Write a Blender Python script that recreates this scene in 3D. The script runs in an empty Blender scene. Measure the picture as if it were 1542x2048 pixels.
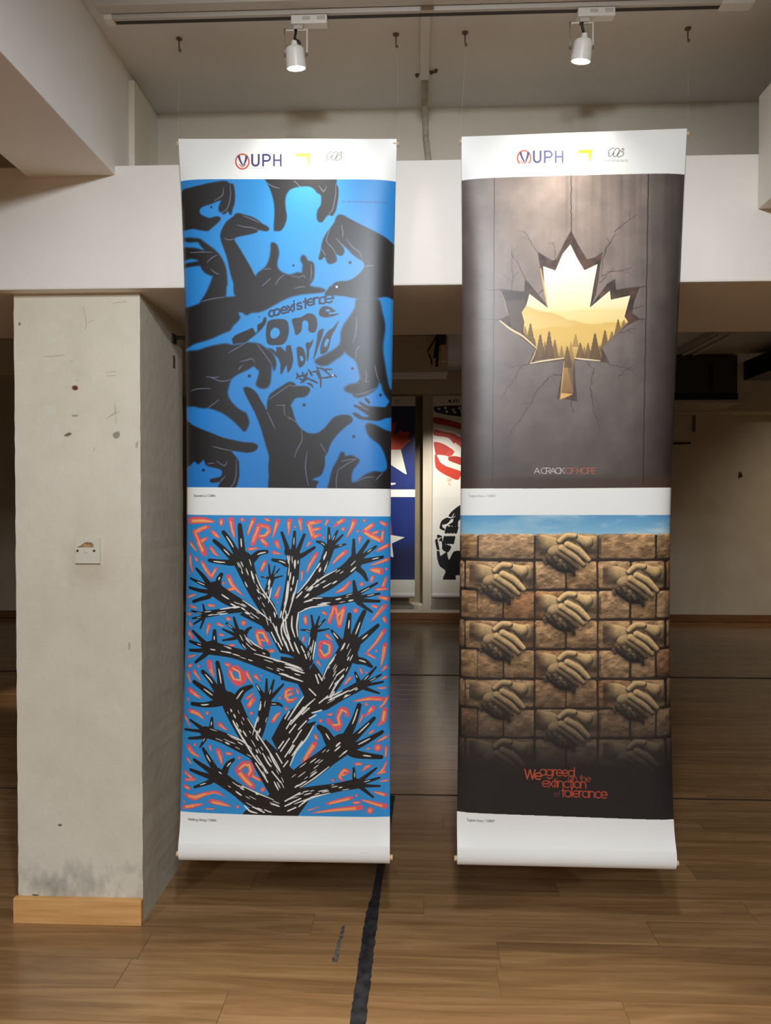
import bpy, bmesh, math, random
import numpy as np
from mathutils import Vector, Matrix

# ------------------------------------------------------------------ camera, world, lights, exposure
SC = bpy.context.scene
COL = SC.collection
R = math.radians
CAM_Z = 1.456
FPX = 1480.0                      # focal length in pixels of the 1542 x 2048 frame
YAW, PITCH = R(2.28), R(0.93)

cam_data = bpy.data.cameras.new('camera')
cam = bpy.data.objects.new('camera', cam_data)
COL.objects.link(cam)
cam.location = (0, 0, CAM_Z)
cam.rotation_euler = (R(90) - PITCH, 0, YAW)
cam_data.sensor_fit = 'HORIZONTAL'
cam_data.sensor_width = 36.0
cam_data.lens = FPX / 1542.0 * 36.0
cam_data.clip_start = 0.05
SC.camera = cam

SC.view_settings.view_transform = 'Standard'
SC.view_settings.look = 'None'
SC.view_settings.gamma = 1.0
SC.view_settings.use_curve_mapping = False
SC.view_settings.exposure = 0.0
SC.cycles.use_denoising = True
SC.cycles.max_bounces = 8
SC.cycles.diffuse_bounces = 5
SC.cycles.sample_clamp_indirect = 6.0

W = bpy.data.worlds.new('world')
SC.world = W
W.use_nodes = True
W.node_tree.nodes['Background'].inputs[0].default_value = (1.0, 0.86, 0.68, 1)
W.node_tree.nodes['Background'].inputs[1].default_value = 0.012


def spot(name, loc, aim, power, angle, blend, color, radius):
    d = bpy.data.lights.new(name, 'SPOT')
    d.energy = power
    d.spot_size = R(angle)
    d.spot_blend = blend
    d.color = color
    d.shadow_soft_size = radius
    o = bpy.data.objects.new(name, d)
    COL.objects.link(o)
    o.location = loc
    o.rotation_euler = (Vector(aim) - Vector(loc)).to_track_quat('-Z', 'Y').to_euler()
    return o


WARM = (1.0, 0.93, 0.83)
AMBER = (1.0, 0.84, 0.62)
COOL = (0.93, 1.0, 1.07)
# lamps of the aisle the photographer stands in: shaded downlights on the same kind of ceiling track; the outer pair is added fill
spot('aisle_or_fill_lamp', (-0.45, 1.66, 2.80), (-0.45, 1.68, 0.0), 125, 37, 1.0, WARM, 0.05)
spot('aisle_or_fill_lamp', (0.55, 1.66, 2.80), (0.55, 1.68, 0.0), 125, 37, 1.0, WARM, 0.05)
spot('aisle_or_fill_lamp', (0.02, 0.25, 2.80), (0.02, 2.05, 0.70), 108, 122, 0.6, COOL, 0.07)
spot('aisle_or_fill_lamp', (0.06, -0.95, 2.80), (0.04, 1.50, 0.60), 128, 100, 0.7, COOL, 0.07)
spot('aisle_or_fill_lamp', (0.02, -2.40, 2.80), (0.05, 0.90, 0.40), 126, 92, 0.8, COOL, 0.07)
spot('aisle_or_fill_lamp', (2.60, -1.60, 2.80), (2.60, -1.3, 0.0), 430, 130, 0.8, COOL, 0.07)  # added fill, no known lamp here: floor bounce that lifts the ceiling
spot('aisle_or_fill_lamp', (-2.60, -1.60, 2.80), (-2.60, -1.3, 0.0), 430, 130, 0.8, COOL, 0.07)  # its added twin on the left, for the same bounce light
# lamps of the room behind the posters
spot('back_room_lamp', (0.30, 7.55, 2.86), (0.26, 9.0, 1.42), 225, 46, 1.0, WARM, 0.05)
spot('back_room_lamp', (-0.46, 7.55, 2.86), (-0.42, 8.9, 1.42), 125, 46, 1.0, WARM, 0.05)
spot('back_room_lamp', (-2.72, 5.38, 2.86), (-2.72, 5.42, 0.0), 90, 20, 0.7, (1.0, 0.85, 0.62), 0.05)
spot('back_room_lamp', (5.6, 6.6, 2.9), (5.6, 8.4, 1.0), 115, 100, 0.9, AMBER, 0.05)
spot('back_room_lamp', (-5.6, 5.0, 2.9), (-5.6, 6.0, 0.2), 30, 110, 0.9, AMBER, 0.05)


# ------------------------------------------------------------------ helpers
def lin(c):
    c = c / 255.0
    return c / 12.92 if c <= 0.04045 else ((c + 0.055) / 1.055) ** 2.4


def rgb(r, g, b):
    return (lin(r), lin(g), lin(b), 1.0)


def new_mat(name, color, rough=0.5, spec=0.5, metal=0.0):
    m = bpy.data.materials.new(name)
    m.use_nodes = True
    b = m.node_tree.nodes['Principled BSDF']
    b.inputs['Base Color'].default_value = color
    b.inputs['Roughness'].default_value = rough
    b.inputs['Specular IOR Level'].default_value = spec
    b.inputs['Metallic'].default_value = metal
    return m


def noisy(name, c1, c2, scale=6.0, rough=0.6, bump=0.15, stretch=(1, 1, 1), spec=0.3, detail=5.0, bscale=None):
    """two colours mixed by noise in world position, with fine bump"""
    m = new_mat(name, c1, rough, spec)
    nt = m.node_tree
    n, l = nt.nodes, nt.links
    b = n['Principled BSDF']
    g = n.new('ShaderNodeNewGeometry')
    mp = n.new('ShaderNodeMapping')
    mp.inputs['Scale'].default_value = stretch
    l.new(g.outputs['Position'], mp.inputs['Vector'])
    t = n.new('ShaderNodeTexNoise')
    t.inputs['Scale'].default_value = scale
    t.inputs['Detail'].default_value = detail
    l.new(mp.outputs['Vector'], t.inputs['Vector'])
    r = n.new('ShaderNodeValToRGB')
    r.color_ramp.elements[0].position = 0.35
    r.color_ramp.elements[1].position = 0.7
    r.color_ramp.elements[0].color = c1
    r.color_ramp.elements[1].color = c2
    l.new(t.outputs['Fac'], r.inputs['Fac'])
    l.new(r.outputs['Color'], b.inputs['Base Color'])
    if bump:
        t2 = n.new('ShaderNodeTexNoise')
        t2.inputs['Scale'].default_value = bscale or scale * 9
        t2.inputs['Detail'].default_value = 4
        l.new(mp.outputs['Vector'], t2.inputs['Vector'])
        bp = n.new('ShaderNodeBump')
        bp.inputs['Strength'].default_value = bump
        bp.inputs['Distance'].default_value = 0.004
        l.new(t2.outputs['Fac'], bp.inputs['Height'])
        l.new(bp.outputs['Normal'], b.inputs['Normal'])
    return m


class MB:
    """collects shapes into one bmesh"""

    def __init__(self):
        self.bm = bmesh.new()

    def box(self, x0, x1, y0, y1, z0, z1, bevel=0.0, mat=None):
        r = bmesh.ops.create_cube(self.bm, size=1.0)
        vs = r['verts']
        M = Matrix.Translation(((x0 + x1) / 2, (y0 + y1) / 2, (z0 + z1) / 2)) @ Matrix.Diagonal((x1 - x0, y1 - y0, z1 - z0, 1))
        if mat is not None:
            M = mat @ M
        bmesh.ops.transform(self.bm, matrix=M, verts=vs)
        if bevel:
            es = list({e for v in vs for e in v.link_edges})
            bmesh.ops.bevel(self.bm, geom=es, offset=bevel, segments=2, affect='EDGES', profile=0.6)
        return self

    def lathe(self, prof, seg=24, mat=None, cap=True):
        """prof: list of (radius, z) about the z axis"""
        rings = []
        for r, z in prof:
            ring = []
            for k in range(seg):
                a = 2 * math.pi * k / seg
                p = Vector((r * math.cos(a), r * math.sin(a), z))
                ring.append(self.bm.verts.new(mat @ p if mat else p))
            rings.append(ring)
        for a, b in zip(rings[:-1], rings[1:]):
            for k in range(seg):
                self.bm.faces.new((a[k], a[(k + 1) % seg], b[(k + 1) % seg], b[k]))
        if cap:
            self.bm.faces.new(rings[0][::-1])
            self.bm.faces.new(rings[-1])
        return self

    def tube(self, pts, rad, seg=8, cap=True):
        pts = [Vector(p) for p in pts]
        rad = rad if isinstance(rad, (list, tuple)) else [rad] * len(pts)
        rings = []
        up = Vector((0, 0, 1))
        for i, p in enumerate(pts):
            t = (pts[min(i + 1, len(pts) - 1)] - pts[max(i - 1, 0)]).normalized()
            a = t.cross(up)
            if a.length < 1e-3:
                a = t.cross(Vector((1, 0, 0)))
            a.normalize()
            b = t.cross(a).normalized()
            rings.append([self.bm.verts.new(p + (a * math.cos(2 * math.pi * k / seg) + b * math.sin(2 * math.pi * k / seg)) * rad[i]) for k in range(seg)])
        for a, b in zip(rings[:-1], rings[1:]):
            for k in range(seg):
                self.bm.faces.new((a[k], a[(k + 1) % seg], b[(k + 1) % seg], b[k]))
        if cap:
            self.bm.faces.new(rings[0][::-1])
            self.bm.faces.new(rings[-1])
        return self

    def build(self, name, mat, parent=None, smooth=False, loc=None):
        bmesh.ops.recalc_face_normals(self.bm, faces=self.bm.faces)
        me = bpy.data.meshes.new(name)
        self.bm.to_mesh(me)
        self.bm.free()
        me.materials.append(mat)
        if smooth:
            for p in me.polygons:
                p.use_smooth = True
            try:
                me.set_sharp_from_angle(angle=R(40))
            except Exception:
                pass
        o = bpy.data.objects.new(name, me)
        COL.objects.link(o)
        if parent is not None:
            o.parent = parent
        if loc is not None:
            o.location = loc
        return o


def thing(name, label, cat, loc=(0, 0, 0), group=None):
    o = bpy.data.objects.new(name, None)
    o.empty_display_size = 0.05
    COL.objects.link(o)
    o.location = loc
    o['label'] = label
    o['category'] = cat
    if group:
        o['group'] = group
    return o


def tag(o, label, cat, group=None):
    o['label'] = label
    o['category'] = cat
    if group:
        o['group'] = group
    return o


def struct(o):
    o['kind'] = 'structure'
    return o


def image_mat(name, arr, rough=0.35, spec=0.5, bump=0.0):
    """a material that prints the drawn canvas (float rgb 0..1, row 0 on top) through the UV map"""
    h, w = arr.shape[:2]
    im = bpy.data.images.new(name, w, h, alpha=False)
    px = np.ones((h, w, 4), np.float32)
    px[:, :, :3] = np.clip(arr[::-1], 0, 1)
    im.pixels.foreach_set(px.ravel())
    im.update()
    im.pack()
    m = new_mat(name, (1, 1, 1, 1), rough, spec)
    nt = m.node_tree
    t = nt.nodes.new('ShaderNodeTexImage')
    t.image = im
    t.extension = 'EXTEND'
    nt.links.new(t.outputs['Color'], nt.nodes['Principled BSDF'].inputs['Base Color'])
    return m

# ------------------------------------------------------------------ materials
M = {}
M['wall'] = noisy('painted plaster', rgb(205, 196, 178), rgb(216, 208, 192), 3.0, 0.75, 0.25, bscale=40)
M['beam'] = noisy('white emulsion', rgb(222, 216, 207), rgb(229, 224, 216), 2.0, 0.7, 0.2, bscale=30)
M['ceiling'] = noisy('ceiling paint', rgb(208, 208, 207), rgb(218, 217, 215), 2.0, 0.85, 0.2, bscale=40)
M['column'] = noisy('worn column paint', rgb(198, 190, 172), rgb(208, 201, 184), 4.0, 0.7, 0.5, bscale=25)
M['panel'] = noisy('recess board', rgb(150, 138, 112), rgb(160, 148, 122), 3.0, 0.7, 0.1)
M['white'] = new_mat('white enamel', rgb(225, 222, 214), 0.4)
M['whitegrey'] = new_mat('pale grey enamel', rgb(190, 184, 174), 0.45)
M['slot'] = new_mat('dark slot', rgb(52, 45, 40), 0.6)
M['black'] = new_mat('black rubber', rgb(24, 22, 22), 0.5)
M['darkmetal'] = new_mat('dark steel', rgb(40, 36, 34), 0.45, 0.5, 0.3)
M['screw'] = new_mat('rusty screw', rgb(104, 90, 76), 0.5, 0.5, 0.2)
M['vinyl'] = new_mat('white vinyl', rgb(236, 237, 233), 0.42)
M['dowel'] = noisy('raw dowel', rgb(205, 170, 128), rgb(222, 190, 150), 20, 0.6, 0.0)
M['skirting'] = noisy('beech skirting', rgb(206, 150, 88), rgb(226, 174, 112), 7.0, 0.45, 0.1, stretch=(0.5, 1, 9))
M['skirtdark'] = noisy('brown skirting', rgb(120, 82, 50), rgb(140, 98, 62), 7.0, 0.45, 0.1, stretch=(0.5, 1, 9))
M['plate'] = new_mat('ivory plastic', rgb(212, 206, 190), 0.35)
M['plaster_raw'] = noisy('raw plaster hole', rgb(150, 112, 70), rgb(196, 160, 118), 60, 0.9, 0.5)
M['hose'] = noisy('grey hose', rgb(168, 158, 144), rgb(190, 182, 168), 30, 0.6, 0.1)
M['cable'] = new_mat('grey cable', rgb(130, 122, 112), 0.5)
M['aircon'] = new_mat('dark grey casing', rgb(62, 58, 54), 0.5)
M['beige'] = new_mat('beige plastic', rgb(206, 186, 150), 0.5)
M['line'] = new_mat('nylon line', rgb(200, 195, 186), 0.25)
M['cord'] = M['line']

m = new_mat('lamp lens', (1, 1, 1, 1), 0.3)
b = m.node_tree.nodes['Principled BSDF']
b.inputs['Emission Color'].default_value = (1.0, 0.95, 0.86, 1)
b.inputs['Emission Strength'].default_value = 14.0
M['lens'] = m

# nylon line: mostly clear
m = new_mat('clear nylon', rgb(230, 228, 220), 0.1)
b = m.node_tree.nodes['Principled BSDF']
b.inputs['Alpha'].default_value = 0.10
M['line'] = m


def wood(name, seams):
    """brown laminate; grain runs along x, tone changes from plank object to plank object"""
    m = new_mat(name, rgb(110, 78, 50), 0.3, 0.5)
    nt = m.node_tree
    n, l = nt.nodes, nt.links
    b = n['Principled BSDF']
    g = n.new('ShaderNodeNewGeometry')
    oi = n.new('ShaderNodeObjectInfo')
    vm = n.new('ShaderNodeVectorMath')
    vm.operation = 'MULTIPLY_ADD'
    cmb = n.new('ShaderNodeCombineXYZ')
    l.new(oi.outputs['Random'], cmb.inputs[0])
    l.new(oi.outputs['Random'], cmb.inputs[2])
    l.new(cmb.outputs[0], vm.inputs[0])
    vm.inputs[1].default_value = (37, 0, 53)
    l.new(g.outputs['Position'], vm.inputs[2])
    mp = n.new('ShaderNodeMapping')
    mp.inputs['Scale'].default_value = (0.9, 13, 1)
    l.new(vm.outputs[0], mp.inputs['Vector'])
    t = n.new('ShaderNodeTexNoise')
    t.inputs['Scale'].default_value = 1.6
    t.inputs['Detail'].default_value = 7
    t.inputs['Roughness'].default_value = 0.62
    t.inputs['Distortion'].default_value = 1.1
    l.new(mp.outputs['Vector'], t.inputs['Vector'])
    mp2 = n.new('ShaderNodeMapping')
    mp2.inputs['Scale'].default_value = (3, 120, 1)
    l.new(vm.outputs[0], mp2.inputs['Vector'])
    t2 = n.new('ShaderNodeTexNoise')
    t2.inputs['Scale'].default_value = 1.0
    t2.inputs['Detail'].default_value = 3
    l.new(mp2.outputs['Vector'], t2.inputs['Vector'])
    mx = n.new('ShaderNodeMath')
    mx.operation = 'MULTIPLY_ADD'
    mx.inputs[1].default_value = 0.18
    l.new(t2.outputs['Fac'], mx.inputs[0])
    l.new(t.outputs['Fac'], mx.inputs[2])
    r = n.new('ShaderNodeValToRGB')
    e = r.color_ramp.elements
    e[0].position, e[0].color = 0.28, rgb(112, 82, 53)
    e[1].position, e[1].color = 1.0, rgb(188, 150, 104)
    k = e.new(0.58)
    k.color = rgb(148, 112, 74)
    l.new(mx.outputs[0], r.inputs['Fac'])
    hs = n.new('ShaderNodeHueSaturation')
    mr = n.new('ShaderNodeMapRange')
    mr.inputs[3].default_value = 0.84
    mr.inputs[4].default_value = 1.10
    l.new(oi.outputs['Random'], mr.inputs[0])
    l.new(mr.outputs[0], hs.inputs['Value'])
    l.new(r.outputs['Color'], hs.inputs['Color'])
    out = hs.outputs['Color']
    if seams:
        br = n.new('ShaderNodeTexBrick')
        br.offset = 0.37
        br.inputs['Scale'].default_value = 1.0
        br.inputs['Brick Width'].default_value = 1.22
        br.inputs['Row Height'].default_value = 0.14
        br.inputs['Mortar Size'].default_value = 0.0015
        br.inputs['Color1'].default_value = (1, 1, 1, 1)
        br.inputs['Color2'].default_value = (0.72, 0.70, 0.68, 1)
        br.inputs['Mortar'].default_value = (0.25, 0.2, 0.16, 1)
        l.new(g.outputs['Position'], br.inputs['Vector'])
        mm = n.new('ShaderNodeMix')
        mm.data_type = 'RGBA'
        mm.blend_type = 'MULTIPLY'
        mm.inputs[0].default_value = 1.0
        l.new(out, mm.inputs[6])
        l.new(br.outputs['Color'], mm.inputs[7])
        out = mm.outputs[2]
    l.new(out, b.inputs['Base Color'])
    rr = n.new('ShaderNodeMapRange')
    rr.inputs[3].default_value = 0.17
    rr.inputs[4].default_value = 0.27
    l.new(t2.outputs['Fac'], rr.inputs[0])
    l.new(rr.outputs[0], b.inputs['Roughness'])
    bp = n.new('ShaderNodeBump')
    bp.inputs['Strength'].default_value = 0.04
    bp.inputs['Distance'].default_value = 0.002
    l.new(t2.outputs['Fac'], bp.inputs['Height'])
    l.new(bp.outputs['Normal'], b.inputs['Normal'])
    return m


M['plank'] = wood('oak laminate', False)
M['floor'] = wood('oak laminate field', True)

# worn black tape: dark with dusty grey scuffs
M['tape'] = noisy('scuffed black tape', rgb(30, 29, 30), rgb(62, 61, 62), 28, 0.55, 0.4)
M['taped'] = noisy('dusty tape scrap', rgb(70, 64, 56), rgb(120, 112, 100), 60, 0.7, 0.4)

# ------------------------------------------------------------------ structure
def sbox(name, x0, x1, y0, y1, z0, z1, mat, bevel=0.0):
    return struct(MB().box(x0, x1, y0, y1, z0, z1, bevel).build(name, mat))


floor = sbox('floor', -7, 7, -4.6, 9.4, -0.12, -0.003, M['floor'])
sbox('ceiling', -7, 7, -4.6, 3.0, 2.95, 3.15, M['ceiling'])
sbox('ceiling_back', -7, 7, 3.0, 9.4, 3.0, 3.15, M['ceiling'])
sbox('wall_left', -7.15, -7, -4.6, 9.4, 0, 3.1, M['wall'])
sbox('wall_right', 7, 7.15, -4.6, 9.4, 0, 3.1, M['wall'])
sbox('wall_front', -7, 7, -4.75, -4.6, 0, 3.1, M['wall'])
sbox('wall_back', -7, 7, 9.25, 9.4, 0, 3.1, M['panel'])
sbox('cross_beam', -7, 7, 2.44, 3.17, 2.16, 2.568, M['beam'], 0.006)
sbox('wall_upper', -7, 7, 2.85, 3.17, 2.568, 2.95, M['wall'])
sbox('side_beam', -1.295, -0.997, -4.6, 2.85, 2.535, 2.95, M['beam'], 0.005)
sbox('side_beam', 1.10, 1.75, -4.6, 2.44, 2.39, 2.75, M['beam'], 0.005)
# far wall: the board niche on the left, the pilaster, the lintel over both and the wall panels beside them
sbox('wall_pilaster', 0.095, 1.30, 9.0, 9.25, 0, 2.735, M['wall'], 0.004)
sbox('wall_lintel', -3.2, 1.30, 8.985, 9.25, 2.735, 3.0, M['wall'], 0.004)
sbox('wall_plinth', -3.2, 0.095, 9.0, 9.25, 0, 0.175, M['wall'], 0.004)
sbox('wall_panel', -7, -3.2, 8.98, 9.25, 0, 3.0, M['wall'])
sbox('wall_panel', 1.30, 7, 8.98, 9.25, 0, 2.46, M['wall'])
sbox('trim_1', 1.30, 7, 8.62, 9.25, 2.46, 3.0, M['wall'])
sbox('far_beam', -7, 0.31, 7.0, 7.4, 2.66, 3.0, M['wall'], 0.005)
sbox('baseboard_back', -3.2, 1.30, 8.985, 9.0, 0, 0.085, M['skirtdark'], 0.003)
sbox('baseboard_left', -7, -3.2, 8.965, 8.98, 0, 0.085, M['skirtdark'], 0.003)
sbox('baseboard_right', 1.30, 7, 8.965, 8.98, 0, 0.085, M['skirtdark'], 0.003)
sbox('trim_2', -0.997, -0.975, 2.557, 2.697, 2.568, 2.915, M['wall'], 0.003)

# laminate planks, one object each where they can be told apart
random.seed(5)
PL, PW, PT = 1.15, 0.1405, 0.0028
bmk = MB().box(0, PL - 0.0016, 0, PW - 0.0014, -PT, 0, 0.0009)
first = bmk.build('plank', M['plank'], floor)
plank_mesh = first.data
row0 = 2.292
offs = {0: -0.9 + 0.02, -1: 0.254, 1: -0.35, -2: -0.55}
k = 0
for row in range(-4, 26):
    y = row0 - PW + row * PW + PW if row >= 0 else row0 + row * PW
    off = offs.get(row, random.uniform(0, PL))
    xl, xr = -0.60 * (y + PW) - 0.1, 0.50 * (y + PW) + 0.1
    n0 = math.floor((xl - off) / PL)
    x = off + n0 * PL
    while x < xr:
        if k == 0:
            o = first
        else:
            o = bpy.data.objects.new('plank', plank_mesh)
            COL.objects.link(o)
            o.parent = floor
        o.location = (x, y, 0.0)
        x += PL
        k += 1

# beech skirting on the column front
bb = sbox('baseboard_front', -1.380, -0.933, 2.468, 2.49, 0.0, 0.087, M['skirting'], 0.003)

# ------------------------------------------------------------------ drawing of the flat prints
def project(P):
    """where a world point falls in the 1542 x 2048 frame (used only to scale the artwork to the sheets)"""
    th, p = YAW, PITCH
    f = np.array([-math.sin(th) * math.cos(p), math.cos(th) * math.cos(p), -math.sin(p)])
    r = np.array([math.cos(th), math.sin(th), 0.0])
    u = np.cross(r, f)
    v = np.asarray(P, float) - np.array([0, 0, CAM_Z])
    z = v @ f
    return 771 + FPX * (v @ r) / z, 1024 - FPX * (v @ u) / z


TILE = {}
for nm, (x, y, s) in dict(A=(360, 350, 7.009), B=(580, 350, 7.009), C=(360, 560, 7.009), D=(580, 560, 7.009), E=(360, 760, 7.009), F=(580, 760, 7.009),
                          P=(360, 1020, 7.009), Q=(570, 1020, 7.009), R=(360, 1220, 7.009), S=(570, 1220, 7.009), U=(350, 1420, 7.009), V=(570, 1420, 7.009),
                          K=(980, 440, 4.819), W=(910, 1000, 3.281), X=(910, 1380, 3.281), T=(1030, 1520, 7.343), H=(1050, 1050, 9.6375),
                          Y=(770, 780, 9.306), Z=(770, 980, 7.3125), L=(450, 290, 5.711), I=(0, 0, 1.0)).items():
    TILE[nm] = (x, y, s)


def pts(s, n=2):
    """'A 10 20 30 40 B 5 6' -> artboard points; n=3 adds a radius after each pair"""
    out, cur, buf = [], TILE['I'], []
    for tk in s.split():
        if tk in TILE:
            cur = TILE[tk]
            continue
        buf.append(float(tk))
        if len(buf) == n:
            q = [cur[0] + buf[0] / cur[2], cur[1] + buf[1] / cur[2]]
            if n == 3:
                q.append(buf[2] / cur[2])
            out.append(q)
            buf = []
    return np.array(out)


def smooth(p, n=5, closed=True):
    p = np.asarray(p, float)
    N = len(p)
    out = []
    rng = range(N if closed else N - 1)
    for i in rng:
        if closed:
            a, b, c, d = p[i - 1], p[i], p[(i + 1) % N], p[(i + 2) % N]
        else:
            a, b, c, d = p[max(i - 1, 0)], p[i], p[i + 1], p[min(i + 2, N - 1)]
        m1, m2 = (c - a) * 0.42, (d - b) * 0.42
        ln = np.linalg.norm((c - b)[:2]) + 1e-6
        for m in (m1, m2):
            k = np.linalg.norm(m[:2])
            if k > ln:
                m *= ln / k
        for j in range(n):
            t = j / n
            out.append(b * (2 * t**3 - 3 * t**2 + 1) + m1 * (t**3 - 2 * t**2 + t) + c * (3 * t**2 - 2 * t**3) + m2 * (t**3 - t**2))
    if not closed:
        out.append(p[-1])
    return np.array(out)


def box_blur(a, r):
    r = int(r)
    if r < 1:
        return a
    for ax in (0, 1):
        pad = [(0, 0)] * a.ndim
        pad[ax] = (r + 1, r)
        c = np.cumsum(np.pad(a, pad, mode='edge'), axis=ax)
        n = a.shape[ax]
        a = (np.take(c, range(2 * r + 1, 2 * r + 1 + n), axis=ax) - np.take(c, range(0, n), axis=ax)) / (2 * r + 1)
    return a


def noise(h, w, cy, cx, seed):
    """smooth value noise with cy x cx cells, 0..1"""
    g = np.random.RandomState(seed).rand(int(cy) + 3, int(cx) + 3)
    yy, xx = np.linspace(0, cy, h), np.linspace(0, cx, w)
    yi, xi = yy.astype(int), xx.astype(int)
    fy, fx = yy - yi, xx - xi
    fy, fx = (fy * fy * (3 - 2 * fy))[:, None], (fx * fx * (3 - 2 * fx))[None]
    a = g[yi][:, xi] * (1 - fx) + g[yi][:, xi + 1] * fx
    b_ = g[yi + 1][:, xi] * (1 - fx) + g[yi + 1][:, xi + 1] * fx
    return a * (1 - fy) + b_ * fy


def fbm(h, w, cy, cx, seed, octs=5):
    o, amp, t = 0, 1.0, 0
    for k in range(octs):
        o = o + amp * noise(h, w, min(cy * 2**k, h), min(cx * 2**k, w), seed + k)
        t += amp
        amp *= 0.55
    return o / t


def C3(c):
    return np.array(c, float) / 255.0


class Canvas:
    def __init__(self, w, h, color, mapper, scale):
        self.im = np.ones((h, w, 3)) * C3(color)
        self.w, self.h, self.map, self.k = w, h, mapper, scale

    def window(self, x0, y0, x1, y1, pad):
        return (max(0, int(math.floor(x0 - pad))), max(0, int(math.floor(y0 - pad))),
                min(self.w, int(math.ceil(x1 + pad)) + 1), min(self.h, int(math.ceil(y1 + pad)) + 1))

    def blend(self, win, m, col, alpha=1.0):
        x0, y0, x1, y1 = win
        m = (m * alpha)[:, :, None]
        c = col if getattr(col, 'ndim', 1) == 3 else C3(col)
        self.im[y0:y1, x0:x1] = self.im[y0:y1, x0:x1] * (1 - m) + c * m

    def poly_mask(self, q, soft=0.0):
        """q in texture pixels; even-odd, 2 x 2 samples per pixel"""
        x0, y0, x1, y1 = self.window(q[:, 0].min(), q[:, 1].min(), q[:, 0].max(), q[:, 1].max(), 2 + 3 * soft)
        if x1 <= x0 or y1 <= y0:
            return None, None
        xs = np.arange(x0, x1, 0.5) + 0.25
        ys = np.arange(y0, y1, 0.5) + 0.25
        m = np.zeros((len(ys), len(xs)), bool)
        a = q
        b_ = np.roll(q, -1, axis=0)
        for (ax, ay), (bx, by) in zip(a, b_):
            if ay == by:
                continue
            lo, hi = min(ay, by), max(ay, by)
            i0, i1 = np.searchsorted(ys, lo, 'left'), np.searchsorted(ys, hi, 'left')
            if i1 <= i0:
                continue
            xi = ax + (ys[i0:i1] - ay) * (bx - ax) / (by - ay)
            m[i0:i1] ^= xs[None] < xi[:, None]
        mm = m.reshape(y1 - y0, 2, x1 - x0, 2).mean(axis=(1, 3))
        if soft >= 0.5:
            mm = box_blur(box_blur(mm, round(soft)), round(soft))
        return (x0, y0, x1, y1), mm

    def poly(self, p, col, soft=0.0, alpha=1.0, curve=True):
        if isinstance(p, str):
            p = pts(p)
        if curve:
            p = smooth(p)
        win, m = self.poly_mask(self.map(p), soft * self.k)
        if win:
            self.blend(win, m, col, alpha)

    def stroke_mask(self, p, curve=True):
        """p: artboard x, y, radius; tapered round stroke"""
        p = np.asarray(p, float)
        if curve and len(p) > 2:
            p = smooth(p, 4, False)
        q = np.column_stack([self.map(p[:, :2]), p[:, 2] * self.k])
        r = q[:, 2].max()
        win = self.window(q[:, 0].min(), q[:, 1].min(), q[:, 0].max(), q[:, 1].max(), r + 1)
        x0, y0, x1, y1 = win
        if x1 <= x0 or y1 <= y0:
            return None, None
        X, Y = np.meshgrid(np.arange(x0, x1) + 0.5, np.arange(y0, y1) + 0.5)
        best = np.full(X.shape, -1e9)
        if len(q) == 1:
            q = np.vstack([q, q + [0.01, 0, 0]])
        for a, b_ in zip(q[:-1], q[1:]):
            dx, dy = b_[0] - a[0], b_[1] - a[1]
            L2 = dx * dx + dy * dy + 1e-9
            t = np.clip(((X - a[0]) * dx + (Y - a[1]) * dy) / L2, 0, 1)
            d = np.hypot(X - a[0] - t * dx, Y - a[1] - t * dy)
            np.maximum(best, a[2] + t * (b_[2] - a[2]) - d, out=best)
        return win, np.clip(best + 0.5, 0, 1)

    def stroke(self, p, col, alpha=1.0, curve=True, grow=1.0, shift=(0, 0)):
        if isinstance(p, str):
            p = pts(p, 3)
        p = np.array(p, float)
        p[:, 2] *= grow
        p[:, 0] += shift[0]
        p[:, 1] += shift[1]
        win, m = self.stroke_mask(p, curve)
        if win:
            self.blend(win, m, col, alpha)

    def line(self, p, r, col, alpha=1.0, curve=True):
        """a line that thins out at both ends; r in artboard pixels"""
        if isinstance(p, str):
            p = pts(p)
        p = np.asarray(p, float)
        if curve and len(p) > 2:
            p = smooth(p, 4, False)
        n = len(p)
        rr = np.array([r * (0.45 + 0.55 * math.sin(math.pi * (i + 0.35) / (n - 0.3))) for i in range(n)])
        win, m = self.stroke_mask(np.column_stack([p, rr]), False)
        if win:
            self.blend(win, m, col, alpha)


def arc(cx, cy, rx, ry, a0, a1, n=12):
    return [(cx + rx * math.cos(R(a0 + (a1 - a0) * i / n)), cy + ry * math.sin(R(a0 + (a1 - a0) * i / n))) for i in range(n + 1)]


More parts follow.
